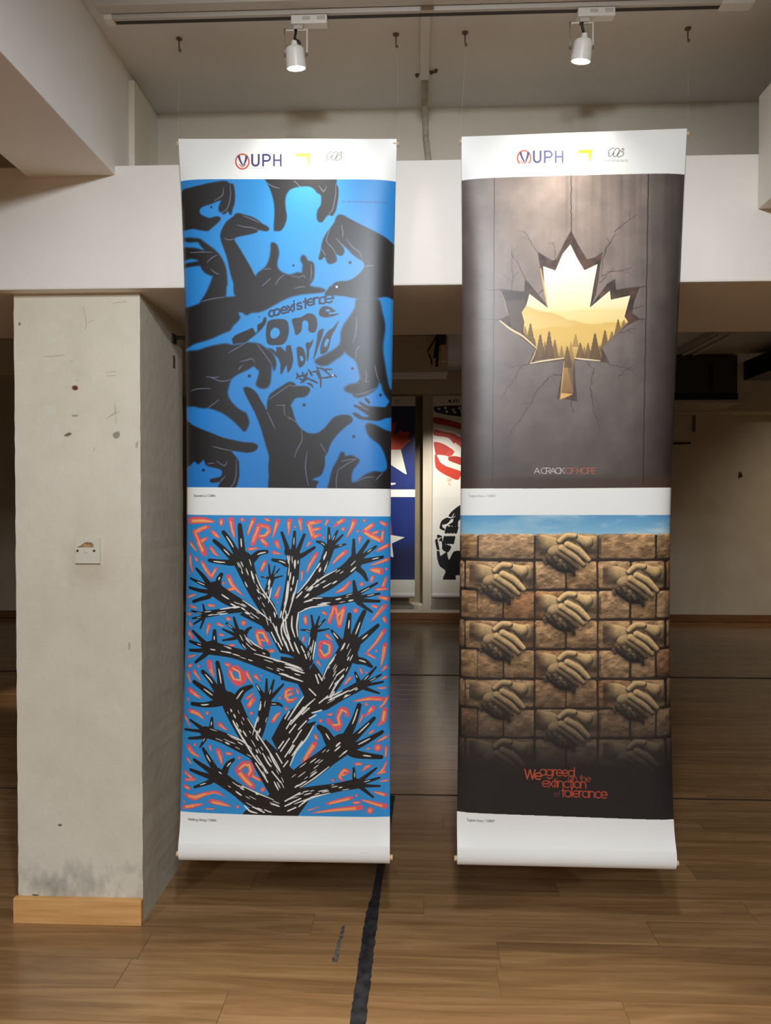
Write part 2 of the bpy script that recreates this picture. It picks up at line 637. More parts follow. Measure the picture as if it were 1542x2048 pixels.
def glyphs():
    o = arc(.34, .34, .34, .34, 0, 360, 18)
    c = arc(.34, .34, .34, .34, 50, 310, 14)
    O = arc(.5, .5, .5, .5, 0, 360, 20)
    bowlP = [(0, 1)] + arc(.34, .72, .28, .28, 90, -90, 8) + [(0, .44)]
    return {
        'a': ([o, [(.68, .68), (.68, 0)]], .86), 'b': ([o, [(0, 1), (0, 0)]], .86), 'c': ([c], .74),
        'd': ([o, [(.68, 1), (.68, 0)]], .88), 'e': ([[(.02, .34), (.66, .34)] + arc(.34, .34, .34, .34, 0, 310, 14)], .8),
        'f': ([[(.16, 0), (.16, .8)] + arc(.32, .8, .16, .2, 180, 70, 5), [(0, .6), (.36, .6)]], .42),
        'g': ([o, [(.68, .68), (.68, -.08)] + arc(.36, -.08, .32, .24, 0, -150, 7)], .88), 'h': ([[(0, 1), (0, 0)], [(0, .4)] + arc(.27, .4, .27, .28, 180, 0, 8) + [(.54, 0)]], .74),
        'i': ([[(.04, .68), (.04, 0)], [(.04, .92), (.04, .95)]], .26), 'k': ([[(0, 1), (0, 0)], [(.5, .68), (0, .26)], [(.18, .4), (.52, 0)]], .62),
        'l': ([[(.04, 1), (.04, 0)]], .26), 'm': ([[(0, .68), (0, 0)], [(0, .4)] + arc(.22, .4, .22, .28, 180, 0, 6) + [(.44, 0)], [(.44, .4)] + arc(.66, .4, .22, .28, 180, 0, 6) + [(.88, 0)]], 1.08),
        'n': ([[(0, .68), (0, 0)], [(0, .4)] + arc(.27, .4, .27, .28, 180, 0, 8) + [(.54, 0)]], .74), 'o': ([o], .84),
        'r': ([[(0, .68), (0, 0)], [(0, .42)] + arc(.24, .42, .24, .26, 180, 60, 5)], .46), 's': ([arc(.22, .5, .2, .17, 40, 250, 7) + arc(.22, .17, .22, .17, 70, -150, 7)], .56),
        't': ([[(.16, .92), (.16, 0)], [(0, .64), (.36, .64)]], .44), 'u': ([[(0, .68), (0, .28)] + arc(.27, .28, .27, .28, 180, 360, 8) + [(.54, .68)], [(.54, .68), (.54, 0)]], .74),
        'w': ([[(0, .68), (.2, 0), (.42, .68), (.64, 0), (.84, .68)]], .96), 'x': ([[(0, .68), (.5, 0)], [(.5, .68), (0, 0)]], .62), 'y': ([[(0, .68), (.28, .04)], [(.56, .68), (.16, -.3)]], .66),
        'A': ([[(0, 0), (.42, 1), (.84, 0)], [(.16, .34), (.68, .34)]], .9), 'C': ([arc(.5, .5, .5, .5, 45, 315, 16)], .92), 'E': ([[(.5, 1), (0, 1), (0, 0), (.5, 0)], [(0, .52), (.46, .52)]], .66),
        'F': ([[(.5, 1), (0, 1), (0, 0)], [(0, .5), (.44, .5)]], .6), 'H': ([[(0, 1), (0, 0)], [(.6, 1), (.6, 0)], [(0, .5), (.6, .5)]], .8), 'I': ([[(.04, 1), (.04, 0)]], .28), 'K': ([[(0, 1), (0, 0)], [(.6, 1), (0, .42)], [(.2, .6), (.62, 0)]], .7),
        'L': ([[(0, 1), (0, 0), (.46, 0)]], .56), 'N': ([[(0, 0), (0, 1), (.62, 0), (.62, 1)]], .82), 'O': ([O], 1.04), 'P': ([[(0, 1), (0, 0)], bowlP], .72), 'R': ([[(0, 1), (0, 0)], bowlP, [(.3, .44), (.62, 0)]], .74),
        'S': ([arc(.3, .74, .28, .26, 30, 250, 9) + arc(.3, .26, .3, .26, 70, -150, 9)], .72), 'T': ([[(.3, 1), (.3, 0)], [(0, 1), (.6, 1)]], .7), 'U': ([[(0, 1), (0, .32)] + arc(.34, .32, .34, .32, 180, 360, 10) + [(.68, 1)]], .9),
        'W': ([[(0, 1), (.26, 0), (.52, 1), (.78, 0), (1.04, 1)]], 1.14), 'X': ([[(0, 1), (.6, 0)], [(.6, 1), (0, 0)]], .7), 'Y': ([[(0, 1), (.3, .46), (.6, 1)], [(.3, .46), (.3, 0)]], .7), '/': ([[(0, -.1), (.34, 1.05)]], .5), ' ': ([], .42),
    }


GLY = glyphs()


def text_width(s, gap=0.0):
    return sum(GLY[c][1] + gap for c in s) - gap - 0.12


def text(cv, s, x, y, h, r, col, slope=0.0, width=None, alpha=1.0, gap=0.0, xs=1.0):
    """stroke lettering; x, y = left end of the baseline on the artboard, h = cap height, r = half stroke"""
    if width:
        xs = width / (text_width(s, gap) * h)
    cx = 0.0
    for ch in s:
        strokes, adv = GLY[ch]
        for st in strokes:
            p = [(x + (cx + a) * h * xs, y - b_ * h + slope * (cx + a) * h * xs, r) for a, b_ in st]
            win, m = cv.stroke_mask(p, False)
            if win:
                cv.blend(win, m, col, alpha)
        cx += adv + gap

# ------------------------------------------------------------------ banner sheets
class Sheet:
    """a vinyl sheet hung between two poles, long edges curled back between them.
    edges: rows of (artboard y, left x, right x); z at the corners; y0 = depth of the flat middle"""

    def __init__(self, edges, ztl, ztr, zbl, zbr, y0, power=8.0, nv=72, ns=40):
        E_ = np.array(edges, float)
        self.nv, self.ns = nv, ns
        s = np.linspace(-1, 1, ns + 1)
        s = np.sign(s) * np.abs(s) ** 0.8            # finer towards the edges
        fine = np.linspace(0, 1, 201)
        self.s = s
        vs = np.linspace(0, 1, nv + 1)
        self.v = vs

        def width_at(y, xl, xr, Y):
            th = YAW
            # world x on the plane at depth Y of an artboard x near the horizon row
            def wx(x):
                a = (x - 771) / FPX
                dx = -math.sin(th) + a * math.cos(th)
                dy = math.cos(th) + a * math.sin(th)
                return dx / dy * Y
            return wx(xl), wx(xr)

        ytop, ybot = E_[0, 0], E_[-1, 0]
        yy = ytop + vs * (ybot - ytop)
        XL = np.interp(yy, E_[:, 0], E_[:, 1])
        XR = np.interp(yy, E_[:, 0], E_[:, 2])
        for _ in range(6):                            # soften the table's kinks
            XL[1:-1] = (XL[:-2] + 2 * XL[1:-1] + XL[2:]) / 4
            XR[1:-1] = (XR[:-2] + 2 * XR[1:-1] + XR[2:]) / 4
        l0, r0 = width_at(ytop, XL[0], XR[0], y0)
        a = (r0 - l0) / 2
        self.a = a
        P = np.zeros((nv + 1, ns + 1, 3))
        lb, rb = width_at(0, XL[-1], XR[-1], y0)
        a_top, a_bot = a, (rb - lb) / 2
        for i in range(nv + 1):
            a = a_top + (a_bot - a_top) * vs[i]
            phi = 0.0
            for _ in range(12):
                t = phi * fine**power
                cx = np.concatenate([[0], np.cumsum(np.cos(t[:-1] + np.diff(t) / 2) * np.diff(fine))])
                cy = np.concatenate([[0], np.cumsum(np.sin(t[:-1] + np.diff(t) / 2) * np.diff(fine))])
                l, r = width_at(0, XL[i], XR[i], y0 + a * cy[-1])
                want = min(1.0, (r - l) / 2 / a)
                err = cx[-1] - want
                phi = max(0.0, min(1.6, phi + err * 4.0))
            c = (l + r) / 2
            P[i, :, 0] = c + a * np.sign(s) * np.interp(np.abs(s), fine, cx)
            P[i, :, 1] = y0 + a * np.interp(np.abs(s), fine, cy)
            zl, zr = ztl + vs[i] * (zbl - ztl), ztr + vs[i] * (zbr - ztr)
            P[i, :, 2] = zl + (s + 1) / 2 * (zr - zl)
        self.P = P
        # lookup: chord fraction -> s per row, artboard edges per row
        px = np.zeros((nv + 1, ns + 1, 2))
        for i in range(nv + 1):
            for j in range(ns + 1):
                px[i, j] = project(P[i, j])
        self.xl, self.xr = px[:, 0, 0], px[:, -1, 0]
        self.yt, self.yb = px[0, :, 1], px[-1, :, 1]
        self.G = 64
        g = np.linspace(0, 1, self.G + 1)
        self.inv = np.array([np.interp(g, (px[i, :, 0] - px[i, 0, 0]) / (px[i, -1, 0] - px[i, 0, 0]), s) for i in range(nv + 1)])
        fold = np.clip((vs - 0.962) / 0.038, 0, 1) ** 2 * 0.0165
        self.P[:, :, 1] -= fold[:, None]

    def size(self, k):
        h = self.P[0, 0, 2] - self.P[-1, 0, 2]
        self.W = int(round(2 * self.a * k))
        self.H = int(round(h * k))
        return self.W, self.H

    def map(self, p):
        p = np.asarray(p, float)
        x, y = p[:, 0], p[:, 1]
        s = np.zeros(len(p))
        for _ in range(3):
            yt = np.interp(s, self.s, self.yt)
            yb = np.interp(s, self.s, self.yb)
            v = (y - yt) / (yb - yt)
            vi = np.clip(v, 0, 1) * self.nv
            xl = np.interp(vi, range(self.nv + 1), self.xl)
            xr = np.interp(vi, range(self.nv + 1), self.xr)
            g0 = (x - xl) / (xr - xl)
            g = np.clip(g0, 0, 1) * self.G
            i0 = np.minimum(vi.astype(int), self.nv - 1)
            j0 = np.minimum(g.astype(int), self.G - 1)
            fi, fj = vi - i0, g - j0
            I = self.inv
            s = (I[i0, j0] * (1 - fi) * (1 - fj) + I[i0 + 1, j0] * fi * (1 - fj) + I[i0, j0 + 1] * (1 - fi) * fj + I[i0 + 1, j0 + 1] * fi * fj)
            s = s + np.where(g0 < 0, g0 * 2, np.where(g0 > 1, (g0 - 1) * 2, 0))
        return np.column_stack([(s + 1) / 2 * self.W, v * self.H])

    def mesh(self, name, mat_front, mat_back, parent, base):
        nv, ns = self.nv, self.ns
        me = bpy.data.meshes.new(name)
        vs = (self.P - np.array(base)).reshape(-1, 3)
        n = len(vs)
        back = vs + np.array([0, 0.0012, 0])
        fs = []
        for i in range(nv):
            for j in range(ns):
                q = i * (ns + 1) + j
                fs.append((q, q + ns + 1, q + ns + 2, q + 1))
        fb = [tuple(n + k for k in f[::-1]) for f in fs]
        rim = []
        for i in range(nv):
            q = i * (ns + 1)
            rim.append((q, n + q, n + q + ns + 1, q + ns + 1))
            q += ns
            rim.append((q, q + ns + 1, n + q + ns + 1, n + q))
        for j in range(ns):
            rim.append((j, j + 1, n + j + 1, n + j))
            q = nv * (ns + 1) + j
            rim.append((q, n + q, n + q + 1, q + 1))
        me.from_pydata([tuple(v) for v in vs] + [tuple(v) for v in back], [], fs + fb + rim)
        me.materials.append(mat_front)
        me.materials.append(mat_back)
        uv = me.uv_layers.new(name='UVMap')
        U = [((self.s[j] + 1) / 2, 1 - self.v[i]) for i in range(nv + 1) for j in range(ns + 1)]
        U = U + U
        data = np.array([U[l.vertex_index] for l in me.loops], np.float32).ravel()
        uv.data.foreach_set('uv', data)
        idx = np.zeros(len(me.polygons), np.int32)
        idx[len(fs):] = 1
        me.polygons.foreach_set('material_index', idx)
        me.polygons.foreach_set('use_smooth', np.ones(len(me.polygons), bool))
        me.update()
        o = bpy.data.objects.new(name, me)
        COL.objects.link(o)
        o.parent = parent
        try:
            me.set_sharp_from_angle(angle=R(60))
        except Exception:
            pass
        return o

# ------------------------------------------------------------------ left banner artwork
EDGE_L = [(272, 360, 793), (357, 366, 790.5), (450, 369, 788.5), (600, 372.5, 785.5), (800, 374, 782.5), (970, 374.5, 781), (1100, 374, 780.5), (1300, 370.5, 779.5),
          (1450, 366, 779), (1640, 359.5, 779), (1700, 358, 779.5), (1732, 357, 780)]
KT = 1250.0          # texture pixels per metre
sheetL = Sheet(EDGE_L, 2.626, 2.612, 0.335, 0.337, 2.388)
w_, h_ = sheetL.size(KT)
cvL = Canvas(w_, h_, (236, 237, 233), sheetL.map, KT / 620.0)
BLK = (29, 27, 29)


def logos(cv, dx, dy):
    d = np.array([dx, dy])
    navy = (52, 54, 104)
    ring = [(484.7 + 13.2 * math.cos(a) + dx, 322.4 + 14.6 * math.sin(a) + dy, 1.5) for a in np.linspace(0, 2 * math.pi, 30)]
    cv.stroke(ring, (206, 92, 70), curve=False)
    cv.poly(pts('L 142 122 168 116 180 165 198 205 212 234 190 226 162 174') + d, navy, curve=False)
    cv.poly(pts('L 260 122 234 116 228 165 214 200 212 234 228 214 249 170') + d, navy, curve=False)
    cv.poly(pts('L 178 138 228 138 219 172 221 200 205 196 189 170') + d, (236, 237, 233), curve=False)
    cv.line(pts('L 160 215 198 245 240 215') + d, 1.0, (206, 92, 70))
    text(cv, 'U', 504.3 + dx, 330.6 + dy, 21.5, 1.95, navy, width=15.2)
    text(cv, 'P', 526.2 + dx, 330.6 + dy, 21.5, 1.85, navy, width=13.6)
    text(cv, 'H', 548.0 + dx, 330.6 + dy, 21.5, 1.7, navy, width=15.4)
    rl = random.Random(3)
    for k in range(11):
        cv.stroke([(503 + k * 2.9 + dx, 334.2 + dy, 0.3), (503.8 + k * 2.9 + rl.uniform(-.5, .9) + dx, 336.3 + dy, 0.3)], (128, 110, 128))
    cv.poly(pts('L 795 128 835 93 975 90 958 235 940 180 930 132') + d, (247, 208, 40), curve=False)
    kn = (82, 84, 82)
    o = np.array([1190 - 563.5, 285 + 7.0])
    for q in ('660 182 560 205 475 270 462 330 480 400 470 450 510 465 570 425 640 320 700 225 750 190 810 195 835 245 800 330 750 420 690 475 640 455 622 395 660 335', '965 190 880 265 800 380 765 460 800 485 870 465 950 430 985 370 940 315 900 300', '930 310 975 265 985 215 965 190', '470 380 500 350'):
        p = np.array(q.split(), float).reshape(-1, 2) / 17.13 + o + d
        cv.stroke(np.column_stack([p, np.full(len(p), 0.62)]), kn)
    for k in range(17):
        cv.stroke([(644.5 + k * 2.9 + dx, 325.6 + dy, 0.42), (645.3 + k * 2.9 + rl.uniform(-.9, 1.2) + dx, 329.4 + dy, 0.42)], (150, 150, 145))


def poster_hands(cv):
    top = cv.map(pts('I 366 357 790.5 357 781 972 374.5 971'))
    x0, y0, x1, y1 = 0, int(round(top[0, 1])), cv.w, int(round(top[2, 1]))
    h, w = y1 - y0, x1 - x0
    yy, xx = np.mgrid[0:h, 0:w] / np.array([h, w]).reshape(2, 1, 1)
    g = np.exp(-(((xx - 0.55) / 0.55) ** 2 + ((yy - 0.25) / 0.6) ** 2))[:, :, None]
    cv.im[y0:y1] = C3((30, 113, 188)) * (1 - g) + C3((44, 148, 216)) * g
    clip = (y0, y1)
    keep_t, keep_b = cv.im[:y0].copy(), cv.im[y1:].copy()
    P_ = lambda s, soft=1.2, a=1.0, col=BLK: cv.poly(s, col, soft, a)
    # left swan arm
    P_('A 40 840 130 840 200 855 270 865 320 900 400 960 480 1020 550 1090 610 1190 645 1290 660 1400 662 1520 C 650 80 632 212 450 260 280 290 340 195 395 90 430 0 A 440 1450 460 1395 440 1390 360 1350 310 1300 280 1245 200 1245 40 1245 40 1195 200 1185 265 1178 250 1165 150 1135 40 1135 40 975 150 982 250 1003 320 1030 340 1022 300 980 262 925 245 912 140 908 92 890', 1.4)
    # big arm from the left edge, thumb up, fingers curling
    P_('C 40 365 180 325 300 285 420 250 620 215 785 195 A 920 1540 1055 1395 1100 1340 1170 1290 1220 1230 1255 1130 1270 1030 1275 940 1310 925 1360 960 1385 1040 1385 1100 1365 1190 1365 1260 1390 1305 1440 1345 1542 1375 B 100 1342 170 1345 170 1300 180 1240 150 1180 155 1120 190 1100 225 1130 250 1180 300 1190 335 1225 342 1300 335 1420 310 1470 280 1510 D 270 50 330 70 430 85 500 115 480 140 400 155 280 165 150 180 0 215 C 1450 255 1330 320 1200 390 1100 425 1010 430 930 465 870 427 815 430 845 500 800 560 740 620 700 680 600 720 480 775 350 820 220 850 40 890', 1.6)
    # forearm with the bird-like fist
    P_('A 740 570 800 520 880 535 1000 570 1090 615 1150 665 1220 700 1250 735 1235 765 1190 770 1120 755 1090 760 1080 785 1000 810 900 830 810 850 760 885 830 1000 920 1150 1000 1290 1055 1395 1200 1600 785 1667 750 1500 710 1370 680 1230 650 1110 610 1000 575 900 565 820 590 740 650 640', 1.0)
    # top left
    P_('A 30 188 150 155 300 125 450 95 600 75 660 80 700 112 745 118 765 200 772 300 760 400 735 470 722 540 700 540 675 500 660 500 635 530 610 535 580 515 545 490 540 440 560 380 575 345 540 350 440 390 340 420 285 450 275 490 290 530 340 560 420 585 480 570 540 565 570 590 555 630 500 680 440 730 385 765 300 755 180 725 30 705', 1.0)
    # top centre
    P_('A 1180 20 1215 90 1245 150 1285 250 1315 370 1325 500 1320 620 1315 760 1360 768 1410 765 1450 720 1485 640 1497 560 1480 450 1475 350 1490 270 1525 215 B 0 195 80 165 180 150 280 155 340 190 380 240 430 270 440 330 430 410 390 470 375 540 380 610 410 645 450 645 480 610 510 570 545 545 570 555 600 555 640 490 665 380 680 250 675 160 650 120 640 20', 1.0)
    # right wolf
    P_('B 650 570 690 540 750 550 860 610 1000 680 1150 750 1300 820 1400 880 1490 970 D 1490 190 1350 190 1230 215 1100 230 900 225 760 200 650 190 540 185 480 185 520 120 560 60 B 570 1542 620 1490 700 1465 800 1460 880 1430 960 1370 1030 1290 1042 1230 1010 1180 940 1140 870 1085 810 1020 760 975 720 930 745 985 765 1050 740 1100 700 1112 650 1085 630 1070 652 1130 652 1185 600 1218 550 1225 512 1190 490 1125 440 1165 400 1155 430 1040 445 950 470 870 510 800 570 720 620 650', 1.2)
    # right lower arm
    P_('D 940 235 1230 225 1290 400 1330 560 1330 680 1305 850 1310 1000 1340 1180 1370 1350 1400 1460 1470 1530 F 1470 440 1385 235 1330 165 1295 85 1275 0 D 1250 1400 1238 1340 1240 1390 1232 1440 F 1225 60 1150 130 1050 190 950 212 890 190 870 152 790 130 758 90 D 765 1475 830 1430 930 1410 985 1350 970 1270 950 1170 910 1090 850 1045 800 1010 770 965 740 1010 690 1050 600 1110 530 1160 430 1168 370 1140 345 1100 400 1060 500 1010 620 940 700 860 712 780 715 700 760 590 830 490 910 360', 2.0)
    P_('F 1470 440 1340 490 1240 530 1100 525 1000 515 940 490 875 435 910 420 960 440 1010 475 1080 480 1110 470 1050 430 950 360 890 330 910 312 970 330 1000 340 960 280 970 262 1030 290 1080 320 1130 330 1250 335 1340 330 1390 260 1470 230', 1.2)
    cv.stroke('F 1060 230 18 1085 250 22 1110 282 14', BLK)
    # left middle hand
    P_('C 40 985 250 945 400 900 550 870 650 860 740 880 820 870 930 845 1050 850 1130 870 1200 920 1290 990 1340 1080 1350 1150 1330 1230 1310 1240 1300 1180 1285 1150 1280 1290 1265 1410 1230 1470 1170 1490 1100 1470 1065 1430 1085 1350 1110 1250 1070 1210 1030 1175 960 1220 850 1270 760 1320 715 1370 690 1440 665 1542 E 665 130 680 200 730 280 800 350 870 400 920 420 950 480 970 560 950 630 905 690 860 650 780 570 700 500 600 430 500 390 410 360 300 355 200 330 40 285', 1.3)
    cv.poly('C 725 800 765 750 850 710 950 670 1010 640 1030 655 1062 720 1085 690 1085 600 1150 565 1180 490 1212 500 1205 570 1160 640 1090 710 930 838 745 870', BLK, 0.5, curve=False)
    # lower left hand
    P_('E 40 470 105 520 180 590 300 650 450 710 600 770 750 805 900 835 1030 845 1090 880 1080 930 1030 965 950 980 850 970 720 955 770 1020 800 1060 825 1110 830 1200 830 1300 810 1400 790 1450 720 1530 520 1530 555 1400 460 1402 420 1385 430 1350 500 1335 575 1310 590 1240 560 1215 480 1190 390 1170 350 1130 330 1078 275 1130 245 1140 200 1100 150 1150 40 1180', 1.2)
    # central hand
    P_('E 890 75 950 62 1020 98 1080 155 1130 245 1180 325 1215 390 1222 280 1250 180 1320 118 1420 55 C 1490 1410 1542 1393 D 60 1408 95 1450 200 1452 268 1470 285 1520 F 282 110 250 170 195 205 100 212 60 235 20 300 5 320 30 370 60 480 100 580 160 650 240 700 330 715 400 700 480 640 540 570 600 500 680 460 780 450 850 470 882 520 860 560 800 600 700 690 620 780 560 880 520 1000 490 1030 490 1130 470 1220 430 1300 310 1355 400 1385 370 1440 330 1560 E 1280 1560 1245 1300 1240 1150 1250 1040 1210 900 1170 760 1120 600 1050 420 980 290 910 150', 1.2)
    # lower right hand
    P_('F 550 1560 560 1350 600 1200 660 1090 700 1000 720 970 760 980 775 1030 860 1015 910 1040 965 1070 970 1110 930 1160 880 1230 860 1320 870 1400 930 1380 1050 1290 1180 1240 1300 1250 1360 1190 1350 1080 1310 960 1250 860 1150 790 1090 720 1060 640 1060 590 1100 565 1200 590 1320 650 1480 720 1480 1560', 1.5)
    # dots (eyes)
    for s in ('A 440 435 16', 'B 842 1205 23', 'C 972 1312 24', 'E 328 1225 22', 'F 1268 168 22', 'F 197 313 23', 'F 893 755 23', 'D 875 1207 20', 'B 48 1246 16', 'C 1110 487 10'):
        cv.stroke(s, (22, 40, 70))
    cv.stroke('D 655 70 18', (190, 205, 235))
    # chalk lines
    LN = (118, 122, 150)
    for s in ('A 700 130 712 250 690 380 650 470 580 515', 'A 610 170 600 260 560 300 480 350', 'A 620 870 690 890 750 880', 'A 880 555 1000 600 1110 650', 'A 790 680 900 710 1000 720 1090 745',
              'A 1180 1305 1225 1290 1275 1298', 'A 1150 1535 1210 1480 1275 1420', 'A 1340 1520 1380 1440 1470 1370', 'A 140 1050 300 1055 460 1060', 'A 380 1200 440 1140 520 1100', 'A 430 1290 500 1350 550 1360',
              'B 60 680 62 681', 'B 60 75 140 150', 'B 410 145 470 222 510 150', 'B 640 120 640 250 610 420 590 480 540 545', 'A 1220 100 1300 150 1390 175', 'B 720 680 740 780 740 850', 'B 640 860 700 930 760 1000', 'B 790 880 870 980 980 1070 1010 1150',
              'B 560 740 510 900 600 1010 640 1080', 'B 440 1010 470 1060 500 1110', 'B 1050 1260 1110 1245 1180 1245', 'B 30 1395 110 1400', 'B 110 1420 190 1385 215 1420', 'B 295 1230 300 1350 285 1460', 'D 60 95 140 72 215 68',
              'D 935 480 930 600 920 720 880 850', 'D 985 890 935 940 920 1060', 'D 1190 1150 1210 1270 1250 1380', 'D 1060 1230 1075 1310 1060 1390 1110 1380', 'F 900 165 1040 150 1200 75',
              'C 680 990 800 920 930 845', 'C 1080 870 1180 1000 1290 1150', 'C 840 1110 920 1095 1010 1070 1050 1120', 'C 880 1160 840 1195 820 1235', 'C 450 1340 580 1385 720 1360', 'C 370 1320 460 1332 550 1325', 'C 150 1510 250 1485 430 1485', 'E 390 355 470 300 545 240',
              'E 450 890 600 930 720 950', 'E 790 1080 785 1280 760 1400 700 1470', 'E 510 1095 620 1165 660 1100', 'E 390 1140 430 1128 480 1130', 'E 630 1310 580 1370 540 1410', 'E 1240 240 1400 130 1542 30', 'E 1220 410 1280 530 1330 645', 'E 1350 320 1470 315', 'E 1455 320 1470 460', 'E 1510 470 1542 520',
              'F 155 650 170 800 100 940 60 1050', 'F 240 960 215 1200 260 1450', 'F 430 860 515 1000', 'F 0 490 80 550', 'F 720 1105 820 1080 930 1070', 'F 670 1230 780 1150 930 1070', 'F 670 1240 650 1350 650 1490', 'F 920 1395 1050 1330 1180 1320', 'F 1200 1370 1250 1310 1300 1260', 'F 960 270 1010 340 1100 380', 'D 0 1445 90 1452', 'C 300 270 450 235 620 212'):
        cv.line(s, 1.15, LN, 0.75)
    # lettering
    bl = (32, 38, 66)
    for ch, x, y, hh, sl in (('c', 1285, 448, 105, -.2), ('o', 1360, 430, 105, -.2), ('e', 1458, 405, 110, -.2), ('x', 1545, 385, 115, -.2)):
        hw = (GLY[ch][1] - .12) / 2 * hh * 1.18
        q = pts('C %g %g' % (x - hw, y + 42))[0]
        text(cv, ch, q[0], q[1], hh / 7.009 * 1.18, 1.85, bl, sl)
    for ch, x, y, hh, sl in (('i', 60, 350, 120, -.2), ('s', 125, 343, 118, -.2), ('t', 212, 322, 125, -.2), ('e', 285, 288, 118, -.15), ('n', 378, 268, 118, -.15), ('c', 455, 262, 120, -.1), ('e', 545, 250, 145, -.1)):
        hw = (GLY[ch][1] - .12) / 2 * hh * 1.12
        q = pts('D %g %g' % (x - hw, y + 46))[0]
        text(cv, ch, q[0], q[1], hh / 7.009 * 1.12, 1.85, bl, sl, xs=1.2 if ch in 'st' else 1.08)
    bk = (40, 40, 48)
    cv.poly('C 1230 560 1300 525 1450 520 1510 560 1527 680 1500 800 1440 870 1300 882 1222 850 1205 700', bk, 0.4)
    cv.poly('C 1330 635 1390 665 1397 730 1350 780 1290 787 1265 740 1275 680', (48, 146, 214), 0.4)
    cv.poly('D 30 520 150 495 250 440 330 455 375 520 382 620 350 700 290 705 255 670 260 590 240 545 200 535 170 570 165 660 140 710 80 742 55 640', bk, 0.4)
    cv.poly('D 405 440 425 370 490 337 560 350 610 385 640 408 580 425 545 428 545 452 690 440 610 478 500 495 430 480', bk, 0.4)
    cv.poly('D 497 390 540 380 565 400 540 418 510 410', (48, 146, 214), 0.3)
    cv.poly('C 1215 920 1290 930 1352 985 1350 910 1410 905 1480 972 1490 890 1542 880 D 15 900 35 1000 47 1100 20 1200 -10 1250 C 1505 1268 1498 1150 1470 1200 1430 1282 1405 1282 1410 1150 1380 1070 1300 990', bk, 0.4, curve=False)
    cv.poly('D 95 920 150 905 195 950 222 1060 200 1150 140 1195 115 1150', bk, 0.4)
    cv.poly('D 140 1030 175 1040 190 1080 165 1110 145 1080', (48, 146, 214), 0.3)
    cv.poly('D 220 860 260 840 280 850 325 798 310 870 270 950 265 1030 245 1115 235 1050 235 960', bk, 0.4)
    cv.poly('D 395 690 470 655 450 760 400 900 360 1020 325 1085 340 1000 370 850', bk, 0.4)
    cv.poly('D 685 540 640 650 580 760 550 900 510 980 430 1005 430 900 470 780 540 680 600 640', bk, 0.4)
    cv.poly('D 530 790 550 810 520 890 485 910 480 860 505 800', (48, 146, 214), 0.3)
    for s in ('D 95 1270 110 1310 90 1350', 'D 100 1330 160 1310 240 1290', 'D 170 1260 200 1320 190 1400', 'D 240 1260 220 1340 150 1410', 'D 130 1350 190 1370 270 1340', 'D 260 1220 300 1290 310 1310', 'D 300 1260 370 1250 390 1290 410 1330', 'D 370 1180 400 1250 430 1350 430 1470', 'D 400 1340 540 1330 620 1300 650 1325', 'D 400 1200 470 1220 560 1300', 'D 490 1215 580 1220', 'D 270 1360 330 1380 385 1410', 'D 240 1412 290 1430 322 1465'):
        cv.line(s, 2.2, (36, 40, 60))
    cv.stroke('D 600 1302 12', (225, 232, 245))
    text(cv, 'We are all in the same world now', 683, 403.5, 4.6, 0.42, (70, 92, 150), width=92, alpha=0.8)
    cv.im[:y0], cv.im[y1:] = keep_t, keep_b


